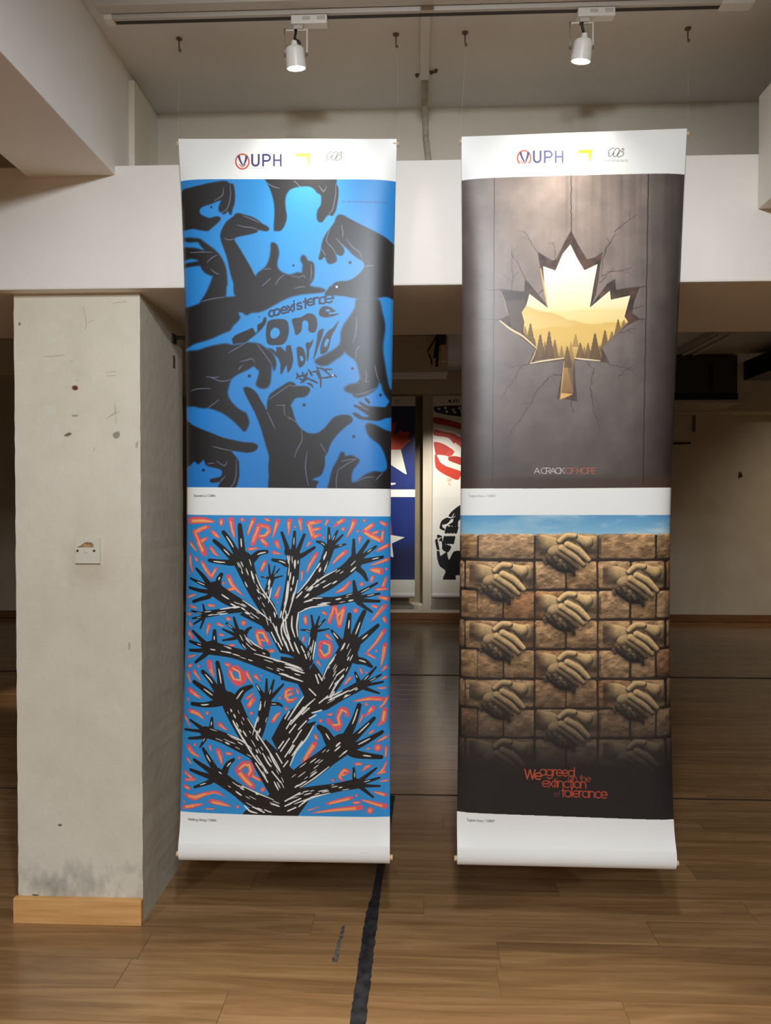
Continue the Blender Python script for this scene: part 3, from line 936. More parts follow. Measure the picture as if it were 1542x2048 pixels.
def poster_tree(cv):
    top = cv.map(pts('I 374 1024 780.5 1027 779 1638 359.5 1623'))
    lo, hi = top[0, 1], (top[2, 1] + top[3, 1]) / 2
    y0, y1 = int(round(lo)), int(round(hi))
    keep_t, keep_b = cv.im[:y0].copy(), cv.im[y1:].copy()
    cv.im[y0:y1] = C3((44, 142, 208))
    rs = random.Random(11)
    # pink and orange flames and letters
    fl = ('P 140 110 50 330 105 45 490 130 8|P 580 110 36 578 165 26|P 715 100 42 740 250 30 760 350 12|P 868 92 24 885 108 24|P 1030 100 35 980 220 25 950 310 12|P 1195 85 18 1245 108 24|P 1370 120 38 1330 250 24 1300 350 8|P 390 200 28 280 240 32 200 290 30|P 200 265 32 270 420 46 340 565 46|P 290 400 30 370 365 26|P 450 265 26 500 310 30 555 350 10|'
          'P 1110 180 40 1060 320 42 1020 430 36|P 1120 180 30 1225 195 30 1250 260 30 1180 335 30 1095 325 26|P 1140 370 28 1210 450 34|P 150 430 28 230 540 10|P 430 490 24 480 560 26 540 605 8|P 965 512 24 1085 498 14|P 1350 420 40 1395 500 12|P 1310 555 26 1410 580 8|P 145 600 26 150 730 28 180 840 10|P 222 645 24 238 670 22|P 310 700 26 380 820 28 440 910 24|P 440 900 26 505 785 22|P 1190 700 30 1140 810 24|P 680 900 34 740 1020 30 880 1165 8|P 680 1080 22 760 1065 28|P 610 990 20|P 1400 1040 14 1350 1180 34|P 1370 1260 14|P 120 1195 22 220 1152 10|P 150 1320 24 240 1350 8|P 400 1300 20 480 1310 18|P 105 1435 18 155 1438 16|P 130 860 16|'
          'Q 62 120 38 50 310 10|Q 210 100 32 230 260 10|Q 140 200 16|Q 330 150 34 490 120 24|Q 335 150 36 400 340 38|Q 370 245 28 480 222 22|Q 400 335 28 490 310 20|Q 600 110 22 560 180 10|Q 820 100 28 740 150 28 680 200 8|Q 815 230 28|Q 970 120 38 930 230 28 860 350 8|Q 1020 260 18|Q 1110 110 22|Q 1050 345 22 1040 430 8|Q 1230 170 30 1120 250 36|Q 1110 260 32 1230 330 42 1360 400 30|Q 1225 295 24 1300 262 18|Q 1372 260 22 1360 390 26|Q 1335 130 18 1410 170 32|Q 1450 460 26 1360 500 30 1280 545 6|Q 540 350 18|Q 350 420 22 310 470 12|Q 440 580 30 360 720 28 300 850 8|Q 240 830 20 232 960 8|Q 850 550 30 740 640 24 660 720 8|Q 1450 660 24 1330 700 20 1200 740 6|Q 1190 800 12 1270 810 42 1340 830 48|Q 1420 800 22|Q 1230 905 24 1210 970 18|Q 1420 930 24 1370 1050 28|Q 1280 1082 22 1430 1082 18|Q 910 970 18 820 1070 30 710 1122 8|Q 1075 1005 30|Q 1310 1190 18 1440 1225 32|Q 1220 1310 18 1290 1330 20|Q 1395 1325 34 1310 1420 26 1210 1530 10|Q 990 1375 38|Q 530 1395 18 575 1425 22|Q 285 1470 26 295 1560 24|'
          'S 690 -90 32 655 30 28 620 140 26|S 700 -90 30 735 70 28 762 195 30|S 720 60 24 820 -60 28|S 828 -60 30 795 80 28 765 195 28|'
          'R 140 160 26 160 200 20|R 410 180 28 390 240 24 380 310 10|R 530 160 22 620 200 8|R 560 312 20 610 322 14|R 660 80 24 700 100 24|R 890 150 40|R 125 290 30 170 360 30|R 1075 290 30 1100 380 32 1138 470 30|R 1085 275 32 1170 285 32 1250 440 30|R 1120 395 22 1205 385 22|R 690 465 16 760 460 14|R 1250 540 26 1310 540 20|R 120 645 22 220 610 8|R 130 775 26 155 755 24|R 260 765 22|R 410 705 40 435 810 34 480 905 10|R 640 725 22 690 745 28|R 715 800 40 800 790 40 900 925 42 810 1010 36 705 880 38 718 800 36|R 930 840 26 970 920 20 1020 1000 6|R 1055 895 30 1120 970 8|R 200 840 28 290 970 8|R 120 880 32 150 1010 10|R 135 1110 40 210 1160 34 295 1215 8|R 115 1245 24|R 1020 1150 14 940 1215 22|R 1030 1225 36 960 1325 34|R 1000 1425 28|R 380 1425 28|R 140 1400 32 250 1435 32 335 1510 8|R 1405 1415 14 1350 1470 30 1300 1540 26|R 1400 1210 20|R 1490 1360 26|R 1140 890 14|'
          'S 95 1080 26 20 1105 30 10 1190 30 60 1255 30 145 1215 22|S 20 1175 22 100 1140 22|S 165 1080 14 185 1140 18|S 285 70 26 290 150 24|S 262 350 18 262 400 18|S 580 320 26 660 390 8|S 500 430 30 615 425 30 640 520 32 600 620 28 500 615 30 490 440 30|S 455 690 20 500 760 10|S 1385 275 34 1280 430 24 1130 585 10|S 1160 590 18 1265 650 16|S 1280 550 18|S 1400 480 40 1380 620 32 1340 780 6|S 1420 785 26 1360 832 14|S 1385 90 28 1410 140 26|S 920 920 24 830 1020 10|S 1060 800 18 1080 860 16|S 1140 850 16|S 1420 930 22 1330 962 6|S 1300 1075 8 1360 1082 16 1430 1080 6|S 950 1255 6 1200 1220 32 1375 1240 28|S 1440 1215 22 1390 1300 22 1315 1365 8|S 1140 1300 26|S 1230 1360 42 1130 1465 14|S 1400 1400 44 1375 1542 44 V 1295 205 6|S 875 1445 34 850 1375 34 775 1380 34 745 1500 34 V 775 170 34 725 240 34 610 125 34|S 600 1445 14 655 1440 20|V 500 130 26|'
          'U 145 85 22 210 225 8|U 620 180 34 730 260 10|U 280 475 22|U 190 510 36 250 590 28 350 650 6|U 490 490 18 505 550 10|U 605 555 36 635 640 34 655 745 12|U 720 590 22 785 600 18|U 900 655 24|U 175 680 22 230 750 8|U 885 830 46 960 745 44 1045 755 44 1070 860 44 1020 905 40|U 890 850 44 1000 980 46 1090 1060 40|U 1080 905 30 1195 975 22|U 140 870 22 240 950 24|U 150 980 24 280 965 18|U 145 1070 28 200 1100 22|U 1230 1105 36|U 150 1190 26 270 1225 40 430 1165 28 590 1140 18 690 1210 6|U 505 1270 34 640 1300 34 790 1348 6|U 130 1365 28 260 1340 32 395 1312 8|U 430 1380 12 550 1380 10|U 880 1350 24|U 130 1290 16|'
          'V 425 340 26 450 390 18|V 415 460 42 340 580 38 265 710 36|V 505 560 18 450 620 20 385 695 6|V 190 800 24|V 1090 50 20 1040 170 6|V 1240 280 20 1180 312 12|V 1430 370 20 1360 405 22 1280 435 6|V 1150 528 16 1185 522 10|V 1300 520 54|V 1420 530 28 1410 660 14|V 990 742 22 1070 740 18|V 1195 770 14 1140 790 26 1085 840 10|V 890 855 26 830 830 28 765 920 26 800 968 22|V 800 900 20 855 885 16|V 670 970 22|V 1425 725 12 1375 830 24 1285 905 8|V 1330 880 18 1405 865 18|V 1330 998 8 1440 990 16|V 1240 1140 8 1330 1165 22 1405 1192 26|V 595 1305 20 760 1262 28 930 1222 26|V 1000 1190 20|V 965 1290 22 1040 1288 20|V 1070 1252 8 1200 1290 24 1400 1350 38|V 320 1400 10 480 1352 6|V 390 1435 8 700 1392 26 1060 1360 36|V 1190 1405 48')
    items = [pts(s, 3) for s in fl.split('|') if s.strip()]
    for p in items:
        cv.stroke(p, (206, 92, 140), alpha=0.34, grow=1.22)
        cv.stroke(p, (226, 92, 108), grow=0.96)
    for i, p in enumerate(items):
        if len(p) > 1:
            t = np.linspace(0.08, 0.9, 5)
            idx = np.clip(t * (len(p) - 1), 0, len(p) - 1)
            q = np.array([[np.interp(k, range(len(p)), p[:, c]) for c in range(3)] for k in idx])
            d = q[-1, :2] - q[0, :2]
            d = np.array([-d[1], d[0]]) / (np.linalg.norm(d) + 1e-6)
            for off, gr, col, al in ((0.42, .28, (248, 158, 84), .95), (-0.34, .26, (244, 128, 104), .9), (0.05, .17, (252, 204, 112), .9)):
                j = rs.uniform(-.2, .2)
                r_ = q.copy()
                if rs.random() < 0.3:
                    r_ = r_[:3] if rs.random() < .5 else r_[2:]
                r_[:, :2] += d * (q[:len(r_), 2:3] * (off + j))
                r_[:, 2] *= gr
                cv.stroke(r_, col, al, curve=False)
        else:
            cv.stroke(p, (246, 150, 96), .9, grow=.55)
    # the tree: trunk pieces, arms, palms and fingers
    arms = ['U 1480 1150 150 1300 800 165 1080 420 140 900 120 132 R 740 1330 138 680 1230 112',
            'R 1300 200 90 P 1250 1400 110 1050 1080 105 960 880 118 890 690 140 850 640 120',
            'R 1250 200 80 P 1150 1500 70 900 1330 80 650 1190 98 480 1070 104', 'P 880 1350 50 600 1390 42 350 1430 52', 'P 1180 1300 62 1240 1060 44 1275 940 48',
            'P 1432 1542 60 Q 20 1300 72 90 1000 88 120 750 86 120 600 100', 'Q 150 1250 70 380 1000 85 540 720 68 620 500 72', 'Q 250 1200 60 560 1000 108 830 830 92 990 680 100', 'Q 80 1400 70 330 1270 78 700 1240 60 980 1180 66',
            'S 330 700 62 380 430 52 410 250 52', 'S 580 1100 130 720 830 158 850 600 140 920 450 140', 'S 560 1300 80 800 1170 66 1060 1030 68',
            'S 300 900 110 R 1450 800 110 1100 680 92 750 570 78 430 500 100', 'R 1200 600 66 1000 500 78 900 400 74 850 310 72', 'U 1120 430 66 1180 250 80 1220 100 74 R 1160 1480 78 1200 1250 84',
            'U 1100 620 60 900 480 88 650 360 80 430 290 82', 'U 1450 1390 120 1100 1250 128 830 1080 94 580 900 108', 'V 50 1050 130 350 830 148 600 640 138 800 470 160', 'V 0 1250 120 350 1150 88 700 1080 64 1020 1020 72']
    fingers = ('R 590 1120 60 560 900 46 525 710 30|R 540 1130 52 430 960 42 320 840 30|R 480 1190 52 330 1080 40 200 990 30|R 470 1290 50 330 1310 36 170 1300 27|R 770 1260 70 870 1110 50 1000 1045 26|'
               'P 870 580 52 855 370 42 838 175 30|P 800 580 48 700 400 38 610 275 30|P 720 620 46 600 500 36 480 395 27|P 740 700 48 560 690 34 415 670 27|P 1000 660 60 1100 570 42 1215 548 27|'
               'P 410 1010 38 320 890 28 230 790 18|P 400 1040 34 280 990 24 150 930 16|P 380 1110 32 250 1090 26 135 1060 20|P 400 1180 34 280 1220 27 190 1255 23|P 530 1020 50 545 930 38 580 868 28|'
               'P 345 1390 22 322 1290 10|P 310 1420 20 165 1390 13|P 300 1465 20 175 1495 13|R 305 90 20 195 170 12|R 330 110 18 285 230 12|P 1262 890 18 1245 730 10|P 1290 890 15 1330 750 9|P 1310 900 15 1392 790 9|P 1320 920 16 1440 885 8|P 1230 915 16 1140 900 8|'
               'Q 30 560 40 P 1500 490 32 1428 280 20|Q 120 520 34 135 270 21|Q 180 530 32 270 310 20|Q 220 610 34 410 490 21|Q 30 720 46 P 1420 685 32 1300 662 22|'
               'Q 618 400 28 615 215 17|Q 660 410 26 735 255 14|Q 690 430 24 808 312 13|Q 700 480 26 850 442 12|Q 570 470 32 520 425 26 448 405 15|Q 962 580 32 965 380 19|Q 1040 590 34 1170 395 21|Q 1100 600 30 1275 475 17|Q 1110 680 40 1370 627 20|Q 1030 790 42 1095 850 36 1148 945 22|'
               'Q 985 1110 36 965 965 20|Q 1040 1130 32 1290 992 15|Q 1060 1185 28 1325 1142 14|Q 1060 1230 32 1322 1250 19|Q 1040 1270 34 1220 1400 14|S 395 190 22 370 40 12|S 435 195 20 480 60 12|S 450 215 20 560 100 11|S 460 260 20 620 232 9|S 370 280 20 300 252 16 225 246 10|'
               'S 870 360 54 905 30 29|S 970 340 54 1040 150 42 1112 -10 30|S 1050 400 50 1300 192 27|S 800 450 56 720 340 32 652 255 16|S 980 660 60 1120 700 44 1212 768 22|S 1035 980 36 985 850 17|S 1105 970 32 1275 780 14|S 1140 995 28 1345 890 14|S 1150 1025 26 1375 995 14|S 1130 1075 28 1320 1152 13|'
               'R 340 430 36 180 272 18|R 320 475 32 140 420 20|R 310 540 32 140 545 20|R 350 600 36 220 710 20|R 480 430 46 485 262 26|R 805 240 28 755 72 15|R 780 265 26 652 150 13|R 760 310 26 600 236 13|R 760 365 26 600 395 12|R 915 295 32 950 240 24 1002 210 12|'
               'R 1160 1170 36 1070 1020 14|R 1210 1165 30 1215 942 13|R 1255 1170 30 1315 955 13|R 1290 1185 30 1450 1015 13|R 1270 1290 32 1370 1290 24 1432 1322 13|U 360 230 30 215 130 15|U 345 280 26 140 270 15|U 380 365 28 195 390 17|U 425 380 30 350 510 11|U 505 240 40 518 92 18|'
               'U 550 800 46 460 650 36 395 530 22|U 490 840 40 270 690 22|U 480 920 38 220 832 22|U 490 995 38 275 1075 18|U 680 880 56 740 750 38 818 680 24|V 870 340 66 970 130 48 S 1040 1312 34|V 960 380 56 1250 100 25|V 990 490 54 1360 302 28|V 990 600 60 1348 655 30|V 650 440 86 560 290 60 475 215 34|'
               'V 975 970 32 965 802 16|V 1075 965 32 1280 808 14|V 1100 1005 28 1325 945 14|V 1100 1050 28 1330 1062 14|V 1080 1085 30 1235 1215 14')
    polys = ['V -190 380 V -20 60 S 130 1340 265 1175 180 1010 260 960 330 830 400 710 480 820 570 975 700 900 830 890 700 1130 620 1220 560 1380 V 430 0 300 170 440 135 240 450 60 770 -30 700',
             'R 1220 230 1400 570 1530 600 S 150 655 250 790 330 840 385 640 300 500 190 370 190 0 Q 200 1410 80 1210 P 1432 1542 1340 1542 R 1360 150 1200 150',
             'U 1300 1190 1390 1130 1250 850 V 0 600 60 770 150 860 30 990 120 1150 0 1300 U 1400 1310', 'U 1190 490 1268 388 1450 570 V 60 770 -30 980 U 1350 1000', 'U 930 1470 1000 1390 1300 1250 1542 1200 V 200 1050 350 1240 180 1480',
             'R 830 30 930 -20 1130 60 1250 160 1240 240', 'P 1120 1300 1265 1200 1335 1310 1350 1500 1360 1542 1180 1542', 'S -60 620 150 650 330 830 300 1000 190 1010 -60 950']
    for s in polys:
        cv.poly(s, BLK, curve=False)
    palms = [pts(a, 3)[-1] for a in arms]
    for s in arms:
        cv.stroke(s, BLK)
    for s in fingers.split('|'):
        f = pts(s, 3)
        pm = min(palms, key=lambda q: np.linalg.norm(q[:2] - f[0, :2]))
        root_ = np.array([pm[0] * .65 + f[0, 0] * .35, pm[1] * .65 + f[0, 1] * .35, min(pm[2] * .8, f[0, 2] * 1.35)])
        cv.stroke(np.vstack([root_, f]), BLK)
    # white cut marks that follow each arm
    WH = (236, 236, 228)
    for s in arms:
        p = smooth(pts(s, 3), 8, False)
        n = len(p)
        L = np.concatenate([[0], np.cumsum(np.linalg.norm(np.diff(p[:, :2], axis=0), axis=1))])
        count = int(L[-1] * (p[:, 2].mean() / 6.0) / 26) + 4
        for _ in range(count):
            ln = rs.uniform(5, 19)
            a = rs.uniform(0, max(1.0, L[-1] - ln * 0.7))
            off = rs.uniform(-0.82, 0.82)
            tt = np.linspace(a, min(a + ln, L[-1]), 4)
            q = np.column_stack([np.interp(tt, L, p[:, 0]), np.interp(tt, L, p[:, 1])])
            rr = np.interp(tt, L, p[:, 2])
            d = np.gradient(q, axis=0)
            d /= np.linalg.norm(d, axis=1)[:, None] + 1e-6
            q = q + np.column_stack([-d[:, 1], d[:, 0]]) * (rr * off)[:, None]
            cv.line(q, rs.choice((.75, .95, 1.25, 1.7)), WH, curve=False)
        # a long mark along one side
        off = rs.choice((-.86, .86))
        i0, i1 = int(n * .15), int(n * .6)
        d = np.gradient(p[:, :2], axis=0)
        d /= np.linalg.norm(d, axis=1)[:, None] + 1e-6
        q = p[:, :2] + np.column_stack([-d[:, 1], d[:, 0]]) * (p[:, 2] * off)[:, None]
        cv.line(q[i0:i1], 1.5, WH, curve=False)
    for s in fingers.split('|'):
        p = pts(s, 3)
        if p[0, 2] > 6.0 or rs.random() < 0.42:
            t0 = rs.uniform(.05, .45)
            t1 = t0 + rs.uniform(.25, .5)
            k = np.array([[np.interp(t * (len(p) - 1), range(len(p)), p[:, c]) for c in range(3)] for t in np.linspace(t0, min(t1, .92), 4)])
            cv.line(k[:, :2] + [[rs.uniform(-.8, .8)] * 2], min(1.5, p[0, 2] * .21), WH, curve=False)
    for s in ('Q 190 1400 S 180 60 165 200 180 340', 'S 100 50 95 200 140 350', 'S 30 320 80 460 120 550', 'P 1530 960 1500 1200 1430 1480', 'Q 40 960 20 1150 0 1300', 'R 1520 20 1440 150 1420 250 1440 380', 'S 90 1540 250 1370 420 1220', 'V 80 180 300 -60', 'S 40 1520 160 1330 260 1190', 'V 70 760 160 560 300 380 400 200', 'U 830 180 950 380 1080 600', 'U 960 380 1070 580 1200 760', 'U 1230 590 1300 720 1350 780',
              'U 1330 600 1400 740 1480 860', 'U 1420 590 1500 730', 'U 1360 850 1480 1000', 'U 1140 620 1300 870', 'U 1130 730 1300 1000', 'U 970 1330 1050 1410 1150 1440', 'U 1090 1350 1250 1430', 'V 190 1350 330 1240 500 1180', 'V 40 1410 150 1360', 'V 0 1340 220 1230', 'V 0 1270 210 1150', 'S 690 1120 640 1210', 'S 800 900 700 1050 620 1200', 'S 610 1240 760 1170 900 1100', 'S 0 730 120 760 250 820', 'S 0 770 110 790 220 840', 'S 0 890 120 930 250 975', 'S 340 1080 430 1170', 'S 470 870 520 960', 'S 430 880 470 1000', 'S 0 1500 60 1400', 'V -60 560 60 380', 'R 1300 150 1380 330 1440 470', 'R 1420 300 1470 420 1520 540', 'R 1480 60 1490 220 1540 380', 'S -30 60 -10 250 60 420', 'S 130 420 170 520 200 580', 'S 230 480 270 560', 'S 280 590 300 650', 'P 1480 1380 1500 1480', 'R 1350 200 1370 320', 'S 10 420 50 540', 'R 1280 280 1350 420', 'R 1370 430 1420 520', 'V 0 640 110 470', 'V 60 300 150 180', 'V 110 440 180 340', 'V 190 250 300 130', 'V 60 590 130 480', 'V 100 620 240 420', 'V -90 520 -20 420', 'V 20 240 90 120', 'V 180 330 230 260', 'V -20 780 40 700', 'S 480 1280 600 1180', 'S 380 1420 510 1380', 'S 240 1440 340 1350', 'S 340 1500 430 1450', 'S 150 1480 260 1340', 'S 720 890 830 800', 'S 700 1010 820 900'):
        cv.line(s, 1.8, WH)
    # slanted lower border of the print
    q = cv.map(pts('I 350 1622.5 790 1638.5'))
    cv.im[:y0], cv.im[y1:] = keep_t, keep_b


logos(cvL, 0, 0)
poster_hands(cvL)
poster_tree(cvL)
text(cvL, 'Xiaowei Lu / CHINA', 387.5, 988.0, 4.2, 0.42, (120, 120, 114), width=43)
text(cvL, 'Weifeng Wang / CHINA', 376.5, 1640.5, 4.4, 0.42, (120, 120, 114), width=56, slope=0.03)

# ------------------------------------------------------------------ right banner artwork
EDGE_R = [(263, 922, 1369), (345, 923, 1364), (450, 924, 1360), (560, 924.5, 1356.5), (700, 924, 1351), (850, 923, 1345.5), (970, 922, 1342), (1060, 921, 1340), (1300, 920, 1340),
          (1450, 918.5, 1342.5), (1640, 916, 1349), (1700, 915, 1352), (1735, 915, 1354)]
sheetR = Sheet(EDGE_R, 2.615, 2.627, 0.338, 0.336, 2.388)
w_, h_ = sheetR.size(KT)
cvR = Canvas(w_, h_, (236, 237, 233), sheetR.map, KT / 622.0)


def crack(cv, rs, a, b, r0, r1, col, wob=0.18, forks=1, alpha=0.85):
    """a jagged printed crack from a to b"""
    a, b = np.array(a, float), np.array(b, float)
    n = max(4, int(np.linalg.norm(b - a) / 5))
    d = b - a
    nrm = np.array([-d[1], d[0]]) / (np.linalg.norm(d) + 1e-6)
    p, off = [], 0.0
    for i in range(n + 1):
        t = i / n
        off += rs.uniform(-1, 1) * np.linalg.norm(d) / n * wob * 2.4
        off *= 0.85
        p.append(np.append(a + d * t + nrm * off, r0 + (r1 - r0) * t))
    cv.stroke(np.array(p), col, alpha, curve=False)
    for _ in range(forks):
        i = rs.randrange(1, n)
        e = p[i][:2] + d * rs.uniform(.15, .35) + nrm * rs.choice((-1, 1)) * np.linalg.norm(d) * rs.uniform(.12, .3)
        crack(cv, rs, p[i][:2], e, p[i][2] * .7, .25, col, wob, 0, alpha * .8)


def poster_leaf(cv):
    rs = random.Random(4)
    top = cv.map(pts('I 923 353 1364 345 1342 971 922 971'))
    y0, y1 = int(round((top[0, 1] + top[1, 1]) / 2)), int(round((top[2, 1] + top[3, 1]) / 2))
    keep_t, keep_b = cv.im[:y0].copy(), cv.im[y1:].copy()
    h, w = y1 - y0, cv.w
    yy, xx = np.mgrid[0:h, 0:w] / np.array([h, w]).reshape(2, 1, 1)
    tone = 0.84 * fbm(h, w, 16, 11, 21, 7) + 0.16 * fbm(h, w, 3, 40, 50, 4)
    streak = noise(h, w, 2.2, 70, 77) * np.exp(-((yy - 0.0) / 0.42) ** 2) * (xx > .45)
    vig = np.exp(-((np.abs(xx - 0.46) / 0.48) ** 4)) * (1.0 - 0.62 * yy**1.5)
    base = (0.30 + 0.88 * vig) * (0.80 + 0.40 * tone - 0.16 * streak)
    hue = C3((128, 114, 105)) * (1 - yy[:, :, None] * .3) + C3((112, 98, 96)) * yy[:, :, None] * .3
    cv.im[y0:y1] = np.clip(hue * base[:, :, None], 0, 1)
    fine = np.random.RandomState(5).rand(h, w)
    cv.im[y0:y1] *= (0.965 + 0.07 * fine)[:, :, None]
    # a warm floor line at the foot of the wall
    f = np.clip((yy - 0.955) / 0.02, 0, 1)[:, :, None]
    cv.im[y0:y1] = cv.im[y0:y1] * (1 - f) + C3((70, 52, 44)) * f
    dk = (38, 31, 30)
    for x0, x1_, ya, yb in ((989, 985, 352, 965), (1297, 1286, 347, 962)):
        p = [(x0 + (x1_ - x0) * t + rs.uniform(-.5, .5), ya + (yb - ya) * t, 0.8 if x0 < 1200 else 1.2) for t in np.linspace(0, 1, 60)]
        cv.stroke(p, dk, .75, curve=False)
    p = [(1142.5 + rs.uniform(-.8, .8), y, .9) for y in np.linspace(349, 462, 24)]
    cv.stroke(p, dk, .85, curve=False)
    K = lambda x, y: pts('K %g %g' % (x, y))[0]
    ck = (52, 42, 40)
    for a, b, r in (((1110, 300), (1200, 100), 1.1), ((1200, 100), (1420, -60), .7), ((1100, 310), (1070, 520), .7), ((1070, 520), (1210, 470), .6), ((1130, 490), (1360, 430), .5), ((520, 660), (440, 700), 1.0), ((340, 560), (200, 300), .6),
                    ((90, 655), (-60, 630), .7), ((90, 945), (-120, 960), .6), ((1440, 935), (1510, 940), 1.1), ((1440, 630), (1510, 610), .9), ((1380, 830), (1500, 790), .7), ((690, 1470), (560, 1500), .8), ((560, 1500), (360, 1790), 1.1), ((370, 1365), (180, 1400), .7), ((1145, 1355), (1400, 1400), .7), ((1230, 1480), (1400, 1380), .6),
                    ((930, 1340), (1000, 1420), .7), ((1000, 1420), (960, 1600), .7), ((960, 1600), (1000, 1830), .8), ((795, 1720), (790, 1830), .8), ((465, 300), (330, 90), .5), ((640, 370), (600, 200), .4), ((210, 660), (230, 250), .5), ((1050, 590), (1130, 520), .7), ((1240, 1060), (1400, 1020), .6), ((300, 1400), (120, 1700), .5), ((1000, 1830), (1060, 2000), .6), ((360, 1790), (150, 2100), .7)):
        crack(cv, rs, K(*a), K(*b), r, .35, ck, forks=2)
    outer = 'K 782 95 850 230 935 370 1010 350 1087 298 1060 420 1045 560 1020 700 968 815 1130 600 1205 555 1215 660 1320 640 1442 628 1390 760 1370 880 1445 937 1330 990 1230 1070 1080 1210 1148 1357 1060 1342 812 1325 822 1550 842 1724 720 1700 645 1705 690 1480 712 1325 560 1345 368 1368 438 1220 88 943 190 900 150 800 93 652 330 680 340 555 430 660 555 815 518 640 485 450 462 298 600 380 640 370 720 200'
    inner = 'K 775 220 840 350 910 467 1037 408 1000 600 963 822 1155 662 1165 748 1352 708 1297 910 1332 960 1080 1205 1068 1322 815 1312 800 1470 805 1640 692 1640 690 1560 722 1312 430 1335 455 1212 318 1060 330 960 305 870 350 800 380 692 557 826 525 650 512 428 630 470 700 310'
    cv.poly(pts(outer) + [0, -.8], (30, 22, 20), .7, .8, curve=False)
    # thickness of the broken wall
    win, m = cv.poly_mask(cv.map(pts(outer)))
    x0, ya, x1, yb = win
    hh, ww = yb - ya, x1 - x0
    g = fbm(hh, ww, 26, 26, 9, 5)
    cv.blend(win, m, np.clip(C3((74, 50, 38)) * (0.35 + 1.3 * g)[:, :, None], 0, 1))
    cv.poly('K 95 655 330 680 345 800 330 960 300 1060 200 1000 190 900 150 800', (92, 76, 66), 1.0, .9, curve=False)
    cv.poly('K 95 655 330 680 340 740 150 760', (50, 42, 40), 2.5, .7, curve=False)
    # landscape seen through the hole
    win, m = cv.poly_mask(cv.map(pts(inner)))
    x0, ya, x1, yb = win
    hh, ww = yb - ya, x1 - x0
    Y, X_ = np.mgrid[0:hh, 0:ww].astype(float)
    kx0, ky0 = 305.0, 220.0
    Yk = Y / hh * (1640 - 220) + ky0
    Xk = X_ / ww * (1352 - 305) + kx0
    pic = np.zeros((hh, ww, 3))
    stops = [(220, (255, 253, 238)), (560, (255, 250, 222)), (800, (250, 238, 188)), (950, (238, 212, 128)), (1150, (222, 180, 82)), (1320, (150, 112, 56)), (1640, (120, 84, 44))]
    for c in range(3):
        pic[:, :, c] = np.interp(Yk, [s[0] for s in stops], [s[1][c] / 255 for s in stops])
    wob = noise(hh, ww, 1, 14, 31) * 26
    for line, col in ((lambda x: 840 + 0.09 * np.abs(x - 820) * -0.6 + 60 * np.exp(-((x - 900) / 260) ** 2) * -.3 + 18, (246, 222, 150)), (lambda x: 775 + (x - 350) * 0.34, (226, 188, 104)), (lambda x: 985 - (x - 700) * .06, (228, 186, 92))):
        k = np.clip((Yk - line(Xk) - wob) / 8, 0, 1)[:, :, None]
        fade = np.exp(-np.clip(Yk - line(Xk), 0, 1e4) / 210)[:, :, None]
        pic = pic * (1 - k * fade) + C3(col) * k * fade
    cv.blend(win, m, pic)

    def fir(x, yt_, yb_, wd, col, al):
        p = []
        n = 7
        for i in range(n + 1):
            t = i / n
            p.append((x + wd * (t * .5 + .04), yt_ + (yb_ - yt_) * t))
            if i < n:
                p.append((x + wd * (t * .5 + .12), yt_ + (yb_ - yt_) * (t + .6 / n)))
        q = p + [(2 * x - a, b) for a, b in p[::-1]]
        q = np.array([K(*a) for a in q])
        wn, mm = cv.poly_mask(cv.map(q), .5)
        if wn is None:
            return
        big = np.zeros((cv.h, cv.w), np.float32)
        big[ya:yb, x0:x1] = m
        cv.blend(wn, mm * big[wn[1]:wn[3], wn[0]:wn[2]], col, al)

    for x, a, b_, wd, al in ((390, 975, 1200, 90, .8), (485, 1080, 1330, 100, .8), (570, 1050, 1335, 100, .85), (625, 1130, 1330, 80, .7), (745, 1195, 1400, 90, .8), (825, 1075, 1200, 60, .4), (870, 1160, 1320, 90, .75), (945, 1160, 1320, 70, .7), (1012, 1070, 1330, 110, .9), (1108, 1040, 1250, 90, .8), (1175, 1050, 1160, 70, .6), (1235, 935, 1110, 80, .75), (1290, 940, 1020, 60, .6), (430, 1120, 1330, 70, .6), (530, 1150, 1335, 70, .6), (690, 1190, 1330, 60, .45), (1060, 1180, 1320, 70, .6), (780, 1150, 1330, 60, .35), (910, 1200, 1320, 60, .5), (335, 1000, 1100, 60, .5)):
        fir(x, a, b_, wd, (92, 66, 34), al)
    # lit edges of the break
    for s, r, col in (('K 95 948 200 1030 320 1100 450 1215', 2.0, (240, 214, 160)), ('K 388 1358 480 1340 580 1325 715 1308', 1.7, (242, 220, 172)), ('K 815 1308 900 1318 1060 1332', 1.6, (242, 222, 176)), ('K 488 450 515 600 550 805', 1.6, (226, 178, 108)), ('K 445 1225 420 1290 388 1352', 1.5, (214, 168, 100)), ('K 715 1335 700 1480 680 1690', 1.1, (220, 172, 96)), ('K 100 665 140 760 165 870', .9, (170, 150, 128)), ('K 1330 965 1210 1080 1085 1200', .8, (130, 110, 92))):
        cv.line(s, r, col, .95)
    cv.poly('K 690 1640 805 1650 720 1690 670 1705', (232, 176, 92), .5, .95, curve=False)
    cv.poly('K 735 1330 810 1330 815 1500 805 1640 760 1450', (84, 64, 44), .8, .6, curve=False)
    text(cv, 'A CRACK', 1068.5, 941.5, 11.4, 0.72, (196, 188, 182), width=60, gap=-.14)
    text(cv, 'OF HOPE', 1131, 941.5, 11.4, 0.72, (178, 96, 66), width=60, gap=-.10)
    cv.im[:y0], cv.im[y1:] = keep_t, keep_b


